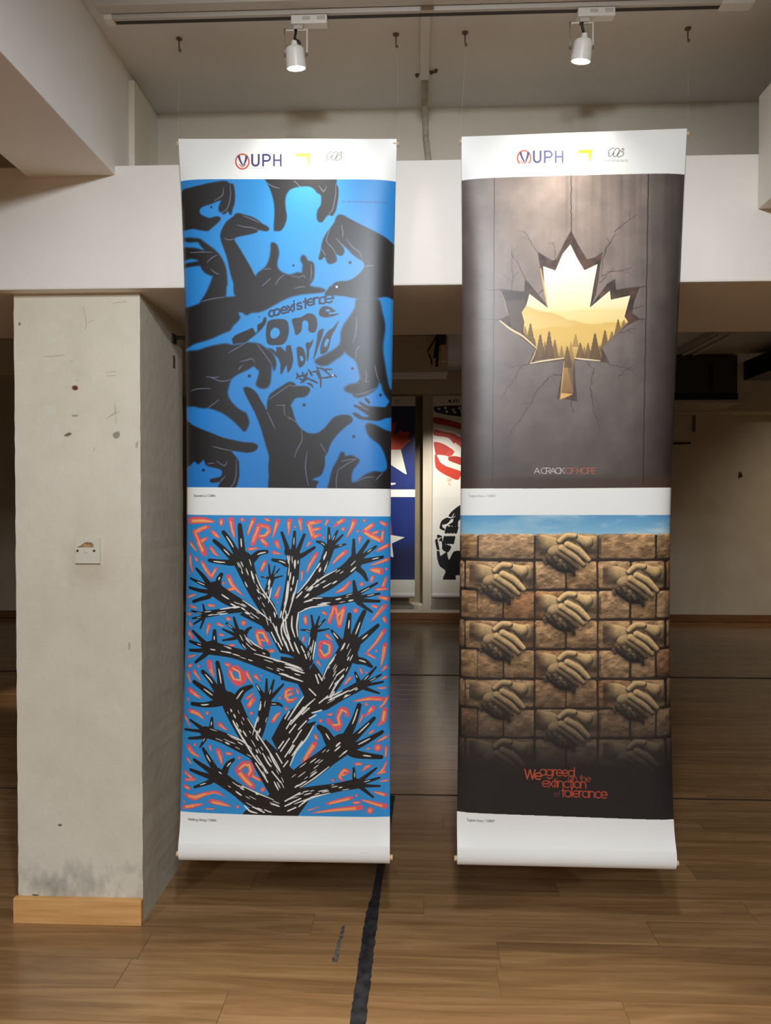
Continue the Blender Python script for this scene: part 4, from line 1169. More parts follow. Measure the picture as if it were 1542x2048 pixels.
def handshake(k):
    """shaded relief of two clasped hands; returns rgb and alpha on a k-pixel-per-unit grid (units: H crop pixels)"""
    x0, y0, x1, y1 = 150, 90, 1450, 960
    w, h = int((x1 - x0) * k), int((y1 - y0) * k)
    X, Y = np.meshgrid(x0 + (np.arange(w) + .5) / k, y0 + (np.arange(h) + .5) / k)
    Hh = np.full(X.shape, -400.0)
    tint = np.ones(X.shape)

    def cap(p, z, tn=1.0, flat=1.0):
        nonlocal Hh, tint
        p = smooth(np.array(p, float), 4, False) if len(p) > 2 else np.array(p, float)
        best = np.full(X.shape, -1e4)
        for a, b in zip(p[:-1], p[1:]):
            dx, dy = b[0] - a[0], b[1] - a[1]
            t = np.clip(((X - a[0]) * dx + (Y - a[1]) * dy) / (dx * dx + dy * dy + 1e-6), 0, 1)
            r = a[2] + t * (b[2] - a[2])
            d2 = (X - a[0] - t * dx) ** 2 + (Y - a[1] - t * dy) ** 2
            v = np.where(d2 < r * r, z + np.sqrt(np.clip(r * r - d2, 0, None)) * flat, -1e4)
            best = np.maximum(best, v)
        up = best > Hh
        Hh = np.where(up, best, Hh)
        tint = np.where(up, tn, tint)

    cap([(150, 300, 165), (420, 330, 165), (640, 400, 150)], -60, .95, .7)           # left forearm
    cap([(1460, 330, 170), (1250, 330, 160), (1080, 330, 130)], -60, .92, .7)        # right forearm
    cap([(560, 470, 150), (760, 480, 150), (900, 560, 120)], -30, .9, .8)            # back of the left hand
    cap([(500, 600, 130), (700, 720, 150), (860, 800, 90)], -70, .5, .7)             # shadowed underside
    cap([(1180, 300, 125), (1060, 250, 90), (930, 195, 70)], 20, 1.04, .9)           # root of the right thumb
    cap([(560, 560, 46), (720, 680, 44), (920, 850, 36)], 20, .45)
    cap([(600, 480, 62), (830, 640, 56), (985, 790, 40)], 40, .72)
    cap([(690, 410, 75), (950, 590, 62), (1110, 735, 48)], 70, 1.05)
    cap([(800, 345, 72), (1020, 460, 70), (1210, 640, 52)], 85, 1.08)
    cap([(930, 180, 62), (780, 180, 66), (660, 275, 58)], 110, 1.02)
    for x, y, r, tn in ((565, 590, 46, .72), (662, 655, 50, .95), (742, 735, 46, .95), (640, 735, 44, .6), (355, 640, 40, .6), (455, 610, 38, .5), (900, 860, 36, .5)):
        cap([(x, y, r), (x + 30, y + 60, r * .9)], 30, tn)
    mask = (Hh > -399).astype(float)
    Hs = np.where(Hh < -399, -160, Hh)
    Hs = box_blur(Hs, max(1, int(9 * k)))
    gy, gx = np.gradient(Hs * k)
    gx, gy = gx / 1.0, gy / 1.0
    nz = 1.0 / np.sqrt(1 + gx * gx + gy * gy)
    lam = np.clip((-gx * -.25 - gy * -.80 + .62) * nz, 0, 1.4)
    occ = Hs - box_blur(box_blur(Hs, int(34 * k)), int(34 * k))
    ao = np.clip(0.78 + occ / 150.0, 0.22, 1.12)
    shade = (0.26 + 1.12 * lam) * ao * tint
    dark = np.clip(1.15 - np.clip((Y + 0.10 * (900 - X) - 480) / 420, 0, 1.0) ** 0.9, 0.2, 1.0)
    shade *= dark
    nz_ = fbm(h, w, 30, 45, 61, 4)
    shade *= 0.80 + 0.42 * nz_
    shade = np.where(shade > .8, .8 + .28 * np.tanh((shade - .8) / .45), shade)
    rgb_ = np.clip(C3((240, 200, 138))[None, None] * shade[:, :, None] + C3((40, 36, 38)) * (1 - np.clip(shade, 0, 1))[:, :, None] * .55, 0, 1)
    soft = box_blur(box_blur(mask, max(1, int(5 * k))), max(1, int(4 * k)))
    soft = soft * np.clip((X - 215) / 190, 0, 1) * np.clip((1400 - X) / 120, 0, 1)
    shadow = box_blur(box_blur(mask, int(40 * k)), int(30 * k))
    return rgb_, soft, shadow, (x0, y0)


def poster_wall(cv):
    rs = random.Random(9)
    top = cv.map(pts('I 921 1024 1340.5 1024 1349 1640 916 1624'))
    y0 = int(round((top[0, 1] + top[1, 1]) / 2))
    q = top
    keep = cv.im.copy()
    y1 = int(math.ceil(max(q[2, 1], q[3, 1])))
    h, w = y1 - y0, cv.w
    cv.im[y0:y1] = C3((48, 38, 32))
    # sky
    hs = int(round(cv.map(pts('W 700 215'))[0, 1])) - y0
    yy = np.linspace(0, 1, hs)[:, None, None]
    cl = np.clip(fbm(hs, w, 2, 6, 90, 5) * 2.6 - 1.05, 0, 1)[:, :, None] * np.clip(np.linspace(.3, 1.3, w), 0, 1)[None, :, None]
    sky = C3((88, 152, 196)) * (1 - yy) + C3((140, 190, 212)) * yy
    cv.im[y0:y0 + hs] = sky * (1 - cl * .8) + C3((208, 222, 226)) * cl * .8

    def brick(x0, x1, ya, yb, tone):
        j = lambda a: a + rs.uniform(-3, 3)
        r = 9
        p = pts('W ' + ' '.join('%g' % v for v in (j(x0 + r), j(ya), j((x0 + x1) / 2), j(ya), j(x1 - r), j(ya), j(x1), ya + r, j(x1), yb - r, j(x1 - r), j(yb), j((x0 + x1) / 2), j(yb), j(x0 + r), j(yb), j(x0), yb - r, j(x0), ya + r)))
        win, m = cv.poly_mask(cv.map(p), .6)
        if win is None:
            return
        hh, ww = win[3] - win[1], win[2] - win[0]
        n = fbm(hh, ww, max(3, hh / 20), max(3, ww / 30), rs.randrange(9999), 5)
        gy, gx = np.gradient(n)
        t = np.clip((0.55 + .9 * n + (gy + gx * .4) * -5) * tone, 0, 1.5)
        edge = np.clip(np.linspace(1.18, .72, hh), 0, 2)[:, None]
        c = C3((rs.choice(((168, 132, 92), (178, 142, 102), (156, 112, 74), (160, 124, 86)))))
        cv.blend(win, m, np.clip(c * (t * edge)[:, :, None], 0, 1))

    hands = []
    for k in range(8):
        ya = 205 + k * 196
        yb = ya + (160 if k == 0 else 178)
        d = 0 if k == 0 else -16
        tone = 1.0
        if k % 2 == 0:
            xs = [(40, 145), (157, 520) if k == 0 else (150, 312), None if k == 0 else (322, 520), (528, 720), (728, 932), (944, 1312) if k == 0 else (944, 1143), None if k == 0 else (1156, 1312), (1325, 1420)]
            hands.append((725, 330 + k * 194))
        else:
            xs = [(30, 62), (70, 290), (300, 515), (525, 722), (733, 930), (942, 1150), (1160, 1372), (1386, 1420)]
            hands += [(300, 330 + k * 194), (1180, 338 + k * 194)]
        for b in xs:
            if b:
                brick(b[0], b[1], ya + d, yb + d, tone)
    S_ = cv.k / 9.6375
    px, al, sh, org = handshake(S_)
    cx, cy = 800 / 9.6375, 480 / 9.6375       # template point that stands for the hand's centre
    for (hx, hy) in hands:
        c = pts('W %g %g' % (hx, hy))[0]
        tp = cv.map(np.array([c]))[0]
        ox = int(round(tp[0] + (org[0] - 765) * S_))
        oy = int(round(tp[1] + (org[1] - 505) * S_))
        hh, ww = al.shape
        a0, b0 = max(0, -oy), max(0, -ox)
        a1, b1 = min(hh, cv.h - oy), min(ww, cv.w - ox)
        if a1 <= a0 or b1 <= b0:
            continue
        win = (ox + b0, oy + a0, ox + b1, oy + a1)
        # soft printed shadow under the hands, then the hands
        so = int(26 * S_ * 2)
        win2 = (ox + b0, oy + a0 + so, ox + b1, min(cv.h, oy + a1 + so))
        cut = win2[3] - win2[1]
        cv.blend(win2, sh[a0:a0 + cut, b0:b1], (30, 26, 26), .55)
        cv.blend(win, al[a0:a1, b0:b1], px[a0:a1, b0:b1] * rs.uniform(.93, 1.06))
    # the lower part sinks into black
    ys = np.arange(cv.h)
    yp = np.interp(ys, [top[0, 1], top[2, 1]], [1024, 1640])
    g = np.interp(yp, [1024, 1180, 1300, 1390, 1450, 1505, 1535, 1640], [1, 1, .92, .74, .5, .22, .06, 0.0])[:, None, None]
    xx = np.abs(np.linspace(-1, 1, w))[None, :, None]
    sky_keep = cv.im[y0:y0 + hs].copy()
    cv.im[y0:y1] = cv.im[y0:y1] * g[y0:y1] * (1 - .18 * xx**3) + C3((27, 27, 30)) * (1 - g[y0:y1])
    cv.im[y0:y0 + hs - 2] = sky_keep[:hs - 2]
    red = (176, 72, 46)
    sl = 0.035
    text(cv, 'We', 1049.5, 1556.0, 19.5, 1.25, (196, 82, 50), sl, width=34, gap=-.12)
    text(cv, 'agreed', 1080, 1548.5, 18.0, 1.1, red, sl, width=70, gap=-.1)
    text(cv, 'on the', 1136.5, 1559.8, 12.5, 0.8, (150, 64, 44), sl, width=45, gap=-.06)
    text(cv, 'extinction', 1085, 1571.6, 18.5, 1.15, (172, 66, 46), sl, width=88, gap=-.1)
    text(cv, 'of', 1108.5, 1591.3, 11, 0.6, (120, 60, 48), sl, width=11)
    text(cv, 'tolerance', 1123.5, 1591.8, 19, 1.2, (172, 66, 46), sl, width=91, gap=-.1)
    # the print's lower border falls to the right
    X_, Y_ = np.meshgrid(np.arange(w), np.arange(y0, cv.h))
    lim = np.interp(np.arange(w), [q[3, 0], q[2, 0]], [q[3, 1], q[2, 1]])
    out = Y_ > lim[None]
    part = cv.im[y0:]
    part[out] = keep[y0:][out]


def border(cv, s, col=(236, 237, 233)):
    """white band between two artboard lines"""
    cv.poly(s, col, curve=False)


logos(cvR, 563.5, -7)
poster_leaf(cvR)
poster_wall(cvR)
border(cvR, 'I 900 971 1360 971.5 1360 1024.5 900 1024')
border(cvR, 'I 900 326 1390 326 1390 344.5 900 354.5', (236, 237, 233))
text(cvR, 'Tugkan Kuyu / TURKEY', 937.5, 988.3, 4.2, 0.36, (172, 174, 170), width=54)
text(cvR, 'Tugkan Kuyu / TURKEY', 933.5, 1642.0, 4.4, 0.42, (130, 132, 128), width=56, slope=0.03)
cvL.poly('I 340 1622.8 800 1639 800 1660 340 1650', (236, 237, 233), curve=False)
text(cvL, 'Weifeng Wang / CHINA', 376.5, 1640.5, 4.4, 0.42, (120, 120, 114), width=56, slope=0.03)

# ------------------------------------------------------------------ far banners' artwork
FAR = 165.8
sheetA = Sheet([(793, 713, 830.5), (1000, 713, 830), (1185, 712.5, 829.5)], 2.705, 2.705, 0.335, 0.335, 8.93, nv=12, ns=8)
sheetB = Sheet([(793, 866, 983), (1000, 865, 983), (1185, 864, 984)], 2.705, 2.705, 0.335, 0.335, 8.93, nv=12, ns=8)
w_, h_ = sheetA.size(420.0)
cvA = Canvas(w_, h_, (232, 233, 226), sheetA.map, 420.0 / FAR)
cvB = Canvas(sheetB.size(420.0)[0], sheetB.H, (232, 233, 226), sheetB.map, 420.0 / FAR)


def mirror(p, xm=771.5):
    p = pts(p) if isinstance(p, str) else p
    return np.vstack([p, np.column_stack([2 * xm - p[::-1, 0], p[::-1, 1]])])


def ticks(cv, x, y, n, w, h, col):
    rl = random.Random(int(x))
    for k in range(n):
        cv.stroke([(x + w * k / n, y, .28), (x + w * k / n + rl.uniform(-.3, .5), y + h, .28)], col)


navy = (22, 44, 116)
cvA.poly('I 700 812.3 840 812.3 840 978.5 700 978.5', (28, 42, 92), curve=False)
cvA.poly('I 700 900 840 900 840 978.5 700 978.5', navy, 8, curve=False)
cvA.poly('I 700 978.5 840 978.5 840 992 700 992', (238, 239, 232), curve=False)
cvA.poly('I 700 993.6 840 993.6 840 1159 700 1159', navy, curve=False)
cvA.poly('I 700 1090 840 1090 840 1159 700 1159', (12, 26, 70), 10, curve=False)
cvA.poly(mirror('Y 15 560 120 630 208 585 175 860 290 735 330 775 455 775 430 905 475 935 295 1105 15 1108'), (206, 66, 38), curve=False)
cvA.poly(mirror('Y 15 1108 295 1105 405 1560 385 1565 100 1385 15 1340'), (236, 236, 226), curve=False)
cvA.stroke('Y 110 1745 20 185 1738 14', (236, 236, 236))
cvA.poly(mirror('Z 10 640 90 655 290 690 100 780 125 975 105 985 10 900'), (230, 231, 226), curve=False)
cvA.poly(mirror('Z 10 300 85 440 105 655 10 650'), (196, 56, 40), curve=False)
ticks(cvA, 790, 799.5, 6, 10, 3, (70, 70, 66))
ticks(cvA, 789, 804, 7, 11.5, 2.2, (110, 110, 104))
cvA.poly('I 700 1159.2 840 1159.2 840 1190 700 1190', (222, 222, 212), curve=False)

# right far banner: folded striped flag as a raised fist, below it two linked arms
text(cvB, 'UPH', 902, 805.6, 6.6, .55, (52, 52, 70), width=17)
cvB.stroke('I 899.3 802.2 2.6', (70, 60, 74))
cvB.poly('Y 920 305 1600 305 1700 560 1440 500 1150 460 950 415 915 370', (26, 36, 72))
for x, y in ((1005, 350), (1125, 332), (1150, 402), (1270, 370), (1300, 415), (1385, 335), (1420, 385), (1500, 345), (1540, 420)):
    cvB.stroke('Y %d %d 24' % (x, y), (228, 228, 224))
red = (186, 46, 34)
cvB.poly('Y 915 500 1150 545 1350 600 1440 640 1700 720 1700 850 1430 740 1330 710 1150 660 915 610', red)
cvB.poly('Y 915 735 1100 770 1280 810 1350 850 1440 900 1420 960 1300 1010 1200 900 1100 870 915 840', red)
cvB.poly('Y 915 965 1060 990 1190 1060 1260 1140 1180 1240 960 1200 925 1100', red)
cvB.poly('Y 925 1200 975 1210 1020 1330 1100 1390 1420 1490 1420 1560 1350 1670 1150 1590 1000 1500 940 1420', (198, 58, 40))
cvB.poly('Y 970 1205 1160 1225 1180 1260 1085 1365 1030 1320', (236, 232, 220))
cvB.poly('Y 1140 1190 1330 960 1440 880 1520 960 1440 1060 1360 1040 1240 1220', (200, 66, 46))
cvB.poly('Y 1225 1075 1300 975 1380 1030 1290 1140', (236, 232, 220), curve=False)
cvB.poly('Y 1190 1240 1330 1230 1500 1290 1500 1420 1400 1390 1190 1310', (176, 42, 30))
cvB.poly('Y 1190 1320 1450 1410 1450 1520 1110 1405', (234, 230, 216), curve=False)
for s in ('Y 1150 1640 1200 1650 1250 1660', 'Y 1170 1680 1230 1690', 'Y 1200 1700 1190 1750 1230 1770', 'Y 1150 1690 1240 1660'):
    cvB.line(s, .7, (216, 160, 110))
cvB.poly('I 850 993.6 990 993.6 990 1159 850 1159', (226, 227, 222), curve=False)
bk = (20, 23, 28)
cvB.poly('Z 1200 190 1105 215 1030 265 960 330 930 380 980 395 1040 375 1080 400 1200 420', bk)
cvB.poly('Z 920 395 830 445 800 530 805 565 860 590 880 575 860 540 850 505 900 495 940 460 960 430 1000 420 985 470 930 510 1060 530 1075 450 1200 330 1100 330 1000 400', bk)
for k in range(4):
    cvB.stroke('Z %g 545 22 %g 615 22' % (915 + k * 46, 895 + k * 46), bk)
cvB.poly('Z 760 660 820 665 835 690 790 715 770 745 830 755 835 860 905 910 940 890 965 820 850 775 830 690 740 720 735 760 760 870 800 890', bk)
for k in range(4):
    cvB.stroke('Z %g 690 22 %g 770 22' % (880 + k * 42, 862 + k * 42), bk)
cvB.poly('Z 760 890 800 895 815 960 900 905 915 960 935 1020 970 960 1000 905 1060 885 1150 900 1300 900 1300 1240 1040 1245 1030 1312 850 1312 885 1185 800 1110 765 1000', bk)
for s in ('Z 900 392 935 400 975 400 1010 340', 'Z 840 520 900 500 945 470 965 430', 'Z 800 720 775 745 800 770 830 800 825 860', 'Z 760 882 800 888 810 960', 'Z 840 505 850 540 880 560'):
    cvB.line(s, 1.0, (226, 227, 222))
cvB.poly('I 850 1159.2 990 1159.2 990 1190 850 1190', (222, 222, 212), curve=False)

# ------------------------------------------------------------------ hanging banners
def hanging_banner(sheet, cv, label, base, mat_name, hooks, far=False):
    root = thing('hanging_banner', label, 'banner', base)
    sheet.mesh('printed_sheet', image_mat(mat_name, cv.im, 0.42, 0.55), M['vinyl'], root, base)
    B = Vector(base)
    P = sheet.P
    tl, tr, bl, br = (Vector(P[0, 0]) - B, Vector(P[0, -1]) - B, Vector(P[-1, 0]) - B, Vector(P[-1, -1]) - B)
    # pole in the top hem, its raw ends stick out
    off = Vector((0, 0.009, -0.012))
    e = (tr - tl).normalized()
    MB().tube([tl + off - e * 0.005, tr + off + e * 0.008], 0.0075, 10).build('top_pole', M['dowel'], root, True)
    # bottom hem: the sheet runs round a pole and bulges to the front
    bm = MB()
    n = 22
    pl = P[-1]
    rings = []
    sec = [(-0.001, 0.0), (-0.004, -0.012), (-0.0055, -0.026), (-0.005, -0.040), (0.0, -0.053), (0.009, -0.0605), (0.020, -0.060), (0.027, -0.050), (0.026, -0.025), (0.014, -0.004)]
    for i in range(n + 1):
        t = i / n
        c = bl.lerp(br, t)
        c.y = -B.y + sheet.P[-1, :, 1].min() + 0.001
        rings.append([bm.bm.verts.new(c + Vector((0, dy, dz))) for dy, dz in sec])
    for a, b_ in zip(rings[:-1], rings[1:]):
        for q in range(len(sec)):
            bm.bm.faces.new((a[q], a[(q + 1) % len(sec)], b_[(q + 1) % len(sec)], b_[q]))
    bm.bm.faces.new(rings[0])
    bm.bm.faces.new(rings[-1][::-1])
    bm.build('bottom_sleeve', M['vinyl'], root, True)
    yb = -B.y + sheet.P[-1, :, 1].min()
    a0, a1 = bl.copy(), br.copy()
    a0.y = a1.y = yb + 0.010
    MB().tube([a0 - e * 0.009 + Vector((0, 0, -.040)), a1 + e * 0.009 + Vector((0, 0, -.040))], 0.0085, 10).build('bottom_pole', M['dowel'], root, True)
    for p, hk in ((tl - e * 0.006, hooks[0]), (tr + e * 0.006, hooks[1])):
        q = p + off
        top = Vector(hk) - B
        MB().tube([q, q.lerp(top, .5), top], 0.0006, 6).build('hanging_line', M['line'], root)
        MB().lathe([(0.0085, -.004), (0.0105, 0), (0.0085, .004)], 12, Matrix.Translation(q) @ Matrix.Rotation(R(90), 4, 'Y'), True).build('line_loop', M['line'], root)
    return root


HK = [(-0.764, 2.392), (-0.062, 2.398), (0.159, 2.398), (0.863, 2.405)]


def ceiling_hook(x, y, label):
    root = thing('ceiling_hook', label, 'hook', (x, y, 2.95), 'screw hooks in the ceiling above the banners')
    MB().lathe([(0.010, 0), (0.010, -.003), (0.004, -.005)], 14).build('base_plate', M['screw'], root)
    pts_ = [(0, 0, -.004), (0, 0, -.036)] + [(0.003 - 0.003 * math.cos(a), 0, -.039 - .0035 * math.sin(a)) for a in np.linspace(0, math.pi * 1.7, 9)]
    MB().tube(pts_, 0.0022, 6).build('screw_stem', M['screw'], root, True)
    return root


ends = []
names = ['small steel screw hook in the ceiling over the left corner of the blue banner', 'small steel screw hook in the ceiling over the right corner of the blue banner',
         'small steel screw hook in the ceiling over the left corner of the maple leaf banner', 'small steel screw hook in the ceiling over the right corner of the maple leaf banner']
for (x, y), nm in zip(HK, names):
    ceiling_hook(x, y, nm)
    ends.append((x + 0.003, y, 2.9085))

hanging_banner(sheetL, cvL, 'tall white vinyl banner printed with dark hands on blue and a tree of hands', (-0.41, 2.388, 2.62), 'banner print hands', (ends[0], ends[1]))
hanging_banner(sheetR, cvR, 'tall white vinyl banner printed with a maple leaf hole and a handshake wall', (0.49, 2.388, 2.62), 'banner print leaf', (ends[2], ends[3]))
hanging_banner(sheetA, cvA, 'navy banner with red and white maple star hanging on the far wall', (-0.36, 8.93, 2.705), 'banner print star', ((-0.715, 8.984, 2.80), (-0.005, 8.984, 2.80)), True)
hanging_banner(sheetB, cvB, 'banner with striped flag fist and black linked arms hanging on the far pilaster', (0.57, 8.93, 2.705), 'banner print fist', ((0.215, 8.984, 2.80), (0.925, 8.984, 2.80)), True)

# ------------------------------------------------------------------ column with its worn front
TILE['J'] = (0, 560, 3.0105)      # column, upper crop
TILE['N'] = (0, 1200, 2.926)      # column, lower crop
CX0, CX1, CY, CZ = -1.372, -0.935, 2.49, 2.16
KC = 900.0
CW, CH = int((CX1 - CX0) * KC), int(CZ * KC)


def col_map(p):
    """artboard -> column face texture"""
    p = np.asarray(p, float)
    th, pp = YAW, PITCH
    f = np.array([-math.sin(th) * math.cos(pp), math.cos(th) * math.cos(pp), -math.sin(pp)])
    r = np.array([math.cos(th), math.sin(th), 0.0])
    u = np.cross(r, f)
    d = f[None] + r[None] * ((p[:, :1] - 771) / FPX) + u[None] * ((1024 - p[:, 1:2]) / FPX)
    t = CY / d[:, 1]
    return np.column_stack([(d[:, 0] * t - CX0) * KC, (CZ - (CAM_Z + d[:, 2] * t)) * KC])


cvC = Canvas(CW, CH, (214, 206, 188), col_map, KC / 581.0)
n1 = fbm(CH, CW, 16, 4, 101, 6)
n2 = fbm(CH, CW, 40, 9, 131, 5)
cvC.im *= (0.95 + 0.06 * n1 + 0.04 * n2)[:, :, None]
cvC.im[:, :, 2] *= (0.98 + 0.03 * noise(CH, CW, 12, 3, 7))
patch = (214, 210, 194)
for s in ('J 262 335 335 335 335 375 262 372', 'J 268 522 325 520 325 556 268 556', 'J 268 758 330 756 330 812 268 812', 'J 325 870 352 872 356 930 388 940 360 990 312 996 318 920', 'J 312 1160 350 1162 346 1200 312 1196', 'J 314 1210 380 1212 380 1262 318 1270', 'J 345 1460 358 1460 356 1490 342 1490', 'J 380 1450 398 1452 396 1485 382 1485', 'J 362 1806 404 1812 406 1848 366 1842', 'J 680 1255 745 1258 740 1292 680 1290'):
    cvC.poly(s, patch, .8, .8)
for s, c, a in (('J 436 640 460 636 470 655 452 664 436 656', (92, 44, 40), .95), ('J 385 938 412 920 432 925 410 940', (92, 84, 72), .9), ('J 680 925 715 912 720 940 700 955 682 945', (140, 134, 118), .9), ('J 432 814 470 812 468 820 436 822', (128, 118, 100), .7),
                ('J 112 258 124 258 122 272 112 272', (96, 88, 78), .8), ('J 818 980 830 972 826 1008 816 1012', (150, 146, 130), .7), ('N 340 1314 362 1312 358 1322 342 1322', (80, 72, 62), .9), ('N 190 1722 225 1724 222 1732 194 1732', (92, 84, 74), .9), ('N 752 250 762 255 760 292 752 288', (140, 132, 116), .6)):
    cvC.poly(s, c, .4, a)
for s in ('J 270 462 330 458 392 452', 'J 640 555 695 550', 'J 640 578 700 575', 'J 640 835 690 800 700 760', 'J 660 820 720 790', 'J 690 740 700 860', 'J 500 160 520 250 515 300', 'J 530 260 560 240', 'J 680 140 760 130', 'J 460 605 470 602', 'J 420 490 440 490', 'J 570 1010 560 1030', 'J 850 900 845 980'):
    cvC.line(s, 1.2, (168, 158, 138), .55)
# grubby ring round the switch plate and smudges near the foot
mm = np.exp(-(((np.arange(CW)[None] - (-1.118 - CX0) * KC) / 62) ** 2 + ((np.arange(CH)[:, None] - (CZ - 1.235) * KC) / 74) ** 2) ** 1.6)[:, :, None]
cvC.im = cvC.im * (1 - mm * .22) + C3((150, 134, 104)) * mm * .22
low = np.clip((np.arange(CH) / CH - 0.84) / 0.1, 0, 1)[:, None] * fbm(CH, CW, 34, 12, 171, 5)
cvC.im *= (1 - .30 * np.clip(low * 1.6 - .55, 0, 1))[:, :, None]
# chipped right edge
rs = random.Random(2)
for k in range(26):
    y = rs.uniform(20, CH - 160)
    q = np.array([[CW + 3, y], [CW - rs.uniform(2, 7), y + 4], [CW - rs.uniform(1, 6), y + rs.uniform(8, 18)], [CW + 3, y + 20]])
    win, m_ = cvC.poly_mask(q)
    if win:
        cvC.blend(win, m_, (222, 216, 200), .7)

me = bpy.data.meshes.new('column')
bm = bmesh.new()
bmesh.ops.create_cube(bm, size=1)
bmesh.ops.transform(bm, matrix=Matrix.Translation(((CX0 + CX1) / 2, (CY + 2.95) / 2, CZ / 2)) @ Matrix.Diagonal((CX1 - CX0, 2.95 - CY, CZ, 1)), verts=bm.verts)
# rough arrises: subdivide the vertical edges and jitter them a little
vert_e = [e for e in bm.edges if abs(e.verts[0].co.z - e.verts[1].co.z) > 1]
bmesh.ops.subdivide_edges(bm, edges=vert_e, cuts=60, use_grid_fill=True)
rs = random.Random(8)
for v in bm.verts:
    if 0.01 < v.co.z < CZ - 0.01:
        v.co.x += rs.uniform(-.0011, .0011)
uv = bm.loops.layers.uv.new('UVMap')
for f in bm.faces:
    f.normal_update()
    f.material_index = 1 if f.normal.y < -0.7 else 0
    for lp in f.loops:
        lp[uv].uv = ((lp.vert.co.x - CX0) / (CX1 - CX0), lp.vert.co.z / CZ)
bm.to_mesh(me)
bm.free()
me.materials.append(M['column'])
mc = image_mat('worn column front', cvC.im, 0.7, 0.3)
nt = mc.node_tree
tn = nt.nodes.new('ShaderNodeTexNoise')
tn.inputs['Scale'].default_value = 60
bp = nt.nodes.new('ShaderNodeBump')
bp.inputs['Strength'].default_value = 0.35
bp.inputs['Distance'].default_value = 0.003
gp = nt.nodes.new('ShaderNodeNewGeometry')
nt.links.new(gp.outputs['Position'], tn.inputs['Vector'])
nt.links.new(tn.outputs['Fac'], bp.inputs['Height'])
nt.links.new(bp.outputs['Normal'], nt.nodes['Principled BSDF'].inputs['Normal'])
me.materials.append(mc)
co = bpy.data.objects.new('column', me)
COL.objects.link(co)
struct(co)

# broken switch plate
sx, sz = -1.117, 1.282
root = thing('switch_plate', 'broken ivory blanking plate with two screws on the worn column', 'switch plate', (sx, 2.4895, sz))
bmk = MB()
h = 0.0425
prof = [(-h, -h), (h, -h), (h, h), (-h, h)]
# plate outline with the broken arch near its top
outer = [(-h, -h), (h, -h), (h, h), (-h, h)]
arch = [(-0.037, 0.0120), (0.021, 0.0120), (0.0215, 0.021), (0.015, 0.0285), (0.0, 0.0300), (-0.012, 0.0275), (-0.024, 0.0175)]
bb_ = bmk.bm
vo_f = [bb_.verts.new((x, -0.0085, z)) for x, z in outer]
vo_b = [bb_.verts.new((x, 0.0, z)) for x, z in outer]
vi_f = [bb_.verts.new((x, -0.0085, z)) for x, z in arch]
vi_b = [bb_.verts.new((x, -0.003, z)) for x, z in arch]
for k in range(4):
    bb_.faces.new((vo_f[k], vo_f[(k + 1) % 4], vo_b[(k + 1) % 4], vo_b[k]))
for k in range(len(arch)):
    q = (k + 1) % len(arch)
    bb_.faces.new((vi_f[k], vi_b[k], vi_b[q], vi_f[q]))
A0, A1, A2, A3 = vo_f
i0, i1, i2, i3, i4, i5, i6 = vi_f
for f_ in ((A0, A1, i1, i0), (A1, A2, i2, i1), (A2, i3, i2), (A2, i4, i3), (A2, A3, i5, i4), (A3, i6, i5), (A3, i0, i6), (A3, A0, i0)):
    bb_.faces.new(f_)
bb_.faces.new(vo_b)
bmk.build('plate', M['plate'], root)
MB().box(-0.030, 0.022, -0.0045, -0.001, 0.010, 0.031).build('raw_opening', M['plaster_raw'], root)
for dx in (-0.0345, 0.0235):
    MB().lathe([(0.0042, 0), (0.0042, .0012), (0.003, .0016)], 14, Matrix.Translation((dx, -0.0083, 0.0005)) @ Matrix.Rotation(R(90), 4, 'X')).build('screw', M['slot'], root)
MB().box(-0.0115, 0.0015, -0.0108, -0.0084, -0.0055, 0.0070, 0.0012).build('label_clip', M['plate'], root)

# ------------------------------------------------------------------ lighting track and its two spotlights
tr = thing('lighting_track', 'long white ceiling lighting track with dark slot above both banners', 'lighting track', (0, 2.25, 2.95))
MB().box(-0.955, 1.25, -0.058, -0.020, -0.022, 0.0, 0.002).build('wiring_trunking', M['whitegrey'], tr)
MB().box(-0.925, 0.985, -0.016, 0.016, -0.034, 0.0, 0.0015).build('rail', M['whitegrey'], tr)
MB().box(-0.915, 0.90, -0.003, 0.0105, -0.0352, -0.030).build('rail_slot', M['slot'], tr)
MB().box(-0.945, -0.920, -0.019, 0.019, -0.036, 0.0, 0.003).build('end_cap', M['white'], tr)
MB().box(0.90, 0.995, -0.020, 0.020, -0.038, 0.0, 0.003).build('live_end', M['white'], tr)


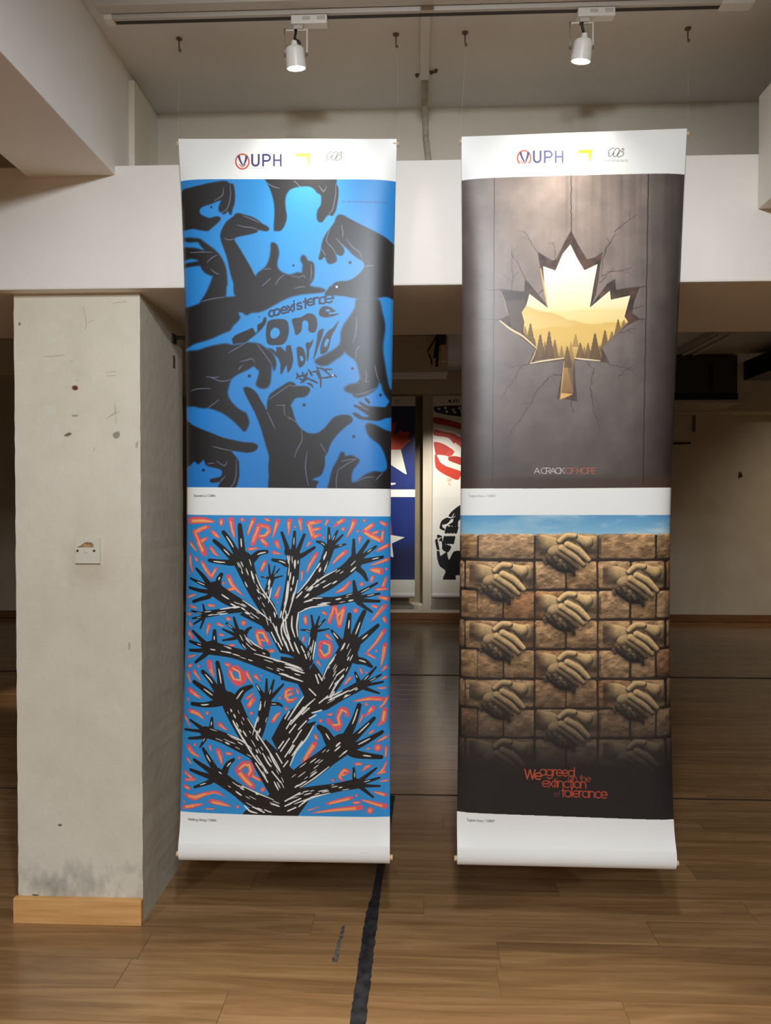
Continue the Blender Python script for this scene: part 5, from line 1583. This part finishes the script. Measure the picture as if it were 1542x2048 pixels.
def spotlight(x, z, tilt_x, roll, cable, label):
    """track adapter, wire bracket, tail of black cable, tapered can, glowing lens"""
    root = thing('track_spotlight', label, 'spotlight', (x, 2.25, 2.9145), 'white track spotlights')
    MB().box(-0.013, 0.096, -0.015, 0.015, -0.026, 0.0, 0.003).build('adapter', M['white'], root)
    MB().box(0.022, 0.045, -0.0158, -0.0145, -0.016, -0.006).build('adapter_label', M['whitegrey'], root)
    MB().box(0.066, 0.090, -0.0158, -0.0145, -0.016, -0.005).build('adapter_latch', M['whitegrey'], root)
    zc = z - 2.9145
    top = zc + 0.062
    MB().tube([(-0.034, 0, zc + 0.030), (-0.034, 0, -0.033), (-0.030, 0, -0.037), (0.030, 0, -0.037), (0.034, 0, -0.033), (0.034, 0, zc + 0.030)], 0.0022, 8).build('bracket', M['white'], root, True)
    MB().box(-0.006, 0.022, -0.008, 0.008, -0.0375, -0.026, 0.001).build('bracket_pivot', M['whitegrey'], root)
    MB().tube(cable, [0.0075] + [0.0042] * (len(cable) - 2) + [0.0048], 8).build('cable', M['black'], root, True)
    Mx = Matrix.Translation((0, 0, zc)) @ Matrix.Rotation(tilt_x, 4, 'X') @ Matrix.Rotation(roll, 4, 'Y')
    MB().lathe([(0.0285, 0.010), (0.0283, 0.034), (0.027, 0.041), (0.021, 0.046), (0.010, 0.050), (0.008, 0.062), (0.0, 0.062)], 32, Mx, False).build('can', M['white'], root, True)
    MB().lathe([(0.026, 0.0115), (0.0297, 0.0115), (0.0300, -0.012), (0.0275, -0.0125), (0.0270, -0.006)], 32, Mx, False).build('rim', M['white'], root, True)
    MB().lathe([(0.0272, -0.0105), (0.018, -0.0115), (0.0, -0.012)], 32, Mx, False).build('lens', M['lens'], root, True)
    for s in (-1, 1):
        MB().lathe([(0.0, 0.0), (0.0052, 0.0), (0.0052, 0.006), (0.0, 0.006)], 12, Matrix.Translation((s * 0.0300, 0, zc + 0.028)) @ Matrix.Rotation(R(90) * s, 4, 'Y'), False).build('pivot_knob', M['screw'], root)
    for nm, en, size, bl in (('spotlight_beam', 12.0, 60, 1.0), ('spotlight_spill', 8.0, 118, 0.85)):
        d = bpy.data.lights.new(nm, 'SPOT')
        d.energy = en
        d.color = (1.0, 0.93, 0.82)
        d.spot_size = R(size)
        d.spot_blend = bl
        d.shadow_soft_size = 0.024
        o = bpy.data.objects.new(nm, d)
        COL.objects.link(o)
        o.parent = root
        o.matrix_local = Mx @ Matrix.Translation((0, 0, -0.0155))
    return root


spotlight(-0.361, 2.776, R(14), R(-3), [(0.0, 0, -0.037), (0.0, 0, -0.044), (-0.003, 0, -0.062), (0.0, -.003, -0.069), (0.009, -.004, -0.073), (0.013, -.002, -0.081)], 'white track spotlight with kinked black cable over the blue banner')
spotlight(0.495, 2.777, R(14), R(6), [(0.0, 0, -0.037), (0.001, 0, -0.044), (0.006, 0, -0.064), (0.007, 0, -0.069), (0.005, 0, -0.071)], 'white track spotlight with straight black cable over the maple leaf banner')

# ------------------------------------------------------------------ pipes and cables on the ceiling and the beam
cd = thing('ceiling_conduit', 'pale conduit along the ceiling ending in a ribbed hose behind the beam', 'conduit', (0.03, 2.24, 2.95))
MB().box(-0.014, 0.018, 0.012, 0.40, -0.014, 0.0, 0.004).build('duct_cover', M['ceiling'], cd)
bmk = MB()
hp = [Vector((0.004, 0.40, -0.010)), Vector((0.005, 0.47, -0.012)), Vector((0.006, 0.535, -0.018)), Vector((0.008, 0.570, -0.05)), Vector((0.010, 0.588, -0.12)), Vector((0.020, 0.592, -0.20)), Vector((0.034, 0.590, -0.28)), Vector((0.045, 0.585, -0.385))]
dense, rad = [], []
for a, b_ in zip(hp[:-1], hp[1:]):
    nseg = max(3, int((b_ - a).length / 0.004))
    for i in range(nseg):
        dense.append(a.lerp(b_, i / nseg))
for i in range(len(dense)):
    rad.append(0.0125 if i % 2 else 0.0100)
bmk.tube(dense, rad, 12)
bmk.build('ribbed_hose', M['hose'], cd, False)
for x, y in ((-0.024, 0.385), (0.026, 0.37), (0.042, 0.36)):
    MB().lathe([(0.007, 0), (0.006, -.005), (0.003, -.011)], 10, Matrix.Translation((x, y, 0))).build('anchor_screw', M['screw'], cd)
MB().tube([(0.03, 0.372, -.004), (0.046, 0.357, -.007)], 0.003, 6).build('wire_end', M['screw'], cd)

cap = thing('ceiling_fitting', 'small white rounded fitting with dark collar hanging above the lighting track', 'ceiling fitting', (0.035, 2.11, 2.928))
MB().lathe([(0.0, -.050), (0.010, -.048), (0.0135, -.040), (0.0135, 0.0), (0.0, 0.0)], 20, None, False).build('cap', M['white'], cap, True)
MB().lathe([(0.0185, -.036), (0.0195, -.030), (0.0195, -0.001), (0.0185, 0.0)], 20, None, False).build('collar', M['slot'], cap, True)

cb = thing('beam_cable', 'grey cable bent over the top of the white cross beam beside the right beam', 'cable', (1.02, 2.60, 2.568))
MB().tube([(-0.055, -0.06, 0.004), (-0.045, -0.05, 0.012), (-0.02, -0.04, 0.028), (0.02, -0.03, 0.034), (0.12, -0.02, 0.036), (0.26, 0.0, 0.036)], 0.0045, 8).build('cable_sheath', M['cable'], cb, True)
MB().tube([(0.02, -0.028, 0.043), (0.12, -0.02, 0.045), (0.26, 0.0, 0.045)], 0.003, 6).build('second_core', M['whitegrey'], cb, True)

# ------------------------------------------------------------------ floor marks
def ribbon(path, z, seed, jag=0.004):
    """ragged flat strip: path of (x, y, half width)"""
    rs_ = random.Random(seed)
    bmk_ = MB()
    L, Rr = [], []
    for x, y, hw in path:
        L.append((x - hw + rs_.uniform(-jag, jag), y))
        Rr.append((x + hw + rs_.uniform(-jag, jag), y))
    top = [[bmk_.bm.verts.new((x, y, z)) for x, y in side] for side in (L, Rr)]
    bot = [[bmk_.bm.verts.new((x, y, 0.0001)) for x, y in side] for side in (L, Rr)]
    n_ = len(path)
    for i in range(n_ - 1):
        bmk_.bm.faces.new((top[0][i], top[1][i], top[1][i + 1], top[0][i + 1]))
        bmk_.bm.faces.new((bot[0][i], top[0][i], top[0][i + 1], bot[0][i + 1]))
        bmk_.bm.faces.new((top[1][i], bot[1][i], bot[1][i + 1], top[1][i + 1]))
    bmk_.bm.faces.new((top[0][0], bot[0][0], bot[1][0], top[1][0]))
    bmk_.bm.faces.new((top[0][-1], top[1][-1], bot[1][-1], bot[0][-1]))
    return bmk_


ty = np.linspace(1.85, 3.62, 130)
tp = [(np.interp(y, [1.85, 2.03, 2.57, 2.70, 2.91, 3.62], [-0.163, -0.159, -0.150, -0.142, -0.135, -0.11]), y, np.interp(y, [1.85, 2.57, 2.72, 3.0, 3.62], [0.0225, 0.0225, 0.0145, 0.0150, 0.014])) for y in ty]
tag(ribbon(tp, 0.0009, 3, 0.0022).build('floor_tape', M['tape']), 'ragged black tape strip running along the floor between the banners', 'tape')
sp = [(np.interp(y, [2.30, 2.50], [-0.252, -0.243]), y, np.interp(y, [2.30, 2.34, 2.5], [0.011, 0.0065, 0.006])) for y in np.linspace(2.30, 2.50, 26)]
tag(ribbon(sp, 0.0007, 6, 0.002).build('tape_scrap', M['taped']), 'short dusty scrap of old tape on the floor left of the black strip', 'tape')
for y, hw, lb in ((3.635, 0.006, 'thin black floor strip crossing the boards just behind the banners'), (6.15, 0.007, 'thin black floor strip crossing the boards far back near the end wall')):
    b_ = MB().box(-5.0, 4.5, y - hw, y + hw, -0.003, 0.0016, 0.0006)
    tag(b_.build('floor_strip', M['slot']), lb, 'floor strip', 'thin black strips across the floor')

# ------------------------------------------------------------------ things on the column side and in the room behind
br = thing('wall_bracket', 'black metal bracket sticking out of the dark side of the column', 'bracket', (-0.935, 2.84, 2.085))
MB().box(0.0, 0.006, -0.022, 0.022, -0.022, 0.012, 0.001).build('mounting_plate', M['darkmetal'], br)
MB().tube([(0.004, 0, 0), (0.06, 0, -0.003), (0.16, 0, -0.006)], 0.0075, 8).build('arm', M['black'], br, True)
MB().box(-0.0005, 0.003, -0.012, 0.012, -0.115, -0.070).build('wall_scar', M['screw'], br)

bc = thing('hanging_cables', 'black cable loops hanging from the ceiling with a small beige box', 'cables', (0.20, 6.85, 3.0))
MB().tube([(0.01, 0, 0), (0.008, 0, -.04), (0.004, .01, -.16), (0.0, .01, -.32)], 0.013, 8).build('cable_bundle', M['black'], bc, True)
MB().tube([(0.006, 0, -.02), (-0.04, .01, -.10), (-0.085, .01, -.17), (-0.075, 0, -.20), (-0.05, 0, -.25), (-0.045, 0, -.30)], 0.008, 8).build('cable_loop', M['black'], bc, True)
MB().tube([(0.006, 0.01, -.03), (-0.01, .0, -.14), (-0.025, .0, -.24)], 0.010, 8).build('cable_loop', M['black'], bc, True)
MB().box(0.035, 0.085, -0.03, 0.03, -0.27, -0.12, 0.006).build('beige_box', M['beige'], bc)
MB().box(0.01, 0.085, -0.02, 0.02, -0.12, -0.0, 0.004).build('box_stem', M['slot'], bc)

ac = thing('air_conditioner', 'dark grey air conditioning unit under the ceiling by the far right wall', 'air conditioner', (2.9, 8.25, 2.985))
MB().box(-0.62, 0.50, -0.28, 0.32, -0.40, 0.0, 0.01).build('casing', M['aircon'], ac)
MB().box(-0.62, 0.50, -0.30, 0.30, -0.475, -0.405, 0.004).build('air_slot', M['black'], ac)
MB().box(-0.64, 0.53, -0.32, 0.32, -0.510, -0.475, 0.006).build('lower_tray', M['whitegrey'], ac)
MB().box(0.20, 0.24, -0.30, -0.28, -0.36, -0.10, 0.004).build('corner_rib', M['black'], ac)
bt = thing('batten_light', 'unlit long batten light on the ceiling in front of the dark air conditioner', 'batten light', (2.80, 7.2, 3.0))
MB().box(-0.11, 0.11, -0.40, 0.55, -0.045, 0.0, 0.006).build('body', M['whitegrey'], bt)
for dx in (-0.05, 0.05):
    MB().tube([(dx, -0.37, -.058), (dx, 0.52, -.058)], 0.013, 10).build('tube', M['white'], bt, True)
dk = thing('ceiling_box', 'long dark box under the ceiling to the right of the air conditioner', 'ceiling box', (3.75, 7.0, 3.0))
MB().box(-0.28, 0.28, -1.6, 1.0, -0.28, -0.08, 0.01).build('body', M['black'], dk)
for dy in (-1.2, 0.6):
    MB().box(-0.02, 0.02, dy - .02, dy + .02, -0.08, 0.0).build('hanger', M['darkmetal'], dk)
pc = thing('wall_pipe', 'short dark pipe stub on the wall under the air conditioner tray', 'pipe', (3.32, 8.965, 2.40))
MB().tube([(0, 0, 0.06), (0, 0, -0.13)], 0.018, 8).build('stub', M['screw'], pc)
MB().box(-0.012, 0.012, 0.0, 0.015, -0.05, -0.03).build('clip', M['darkmetal'], pc)
pr = thing('wall_rod', 'thin dark rod fixed flat to the far wall just right of the maple leaf banner', 'rod', (3.15, 8.96, 2.13))
MB().tube([(-0.2, 0, 0), (0.13, 0, 0.004)], 0.012, 8).build('rod', M['slot'], pr)
MB().box(-0.02, 0.02, 0.005, 0.02, -0.01, 0.01).build('clip', M['darkmetal'], pr)
hl = thing('wall_socket', 'tiny dark cable outlet in the pale far wall right of the banner', 'cable outlet', (3.87, 8.978, 1.757))
MB().box(-0.018, 0.018, -0.006, 0.0, -0.035, 0.035, 0.003).build('plate', M['screw'], hl)
MB().tube([(0.0, -0.008, 0.01), (0.006, -0.03, -0.01), (0.004, -0.03, -0.03)], 0.007, 6).build('cable_end', M['black'], hl)
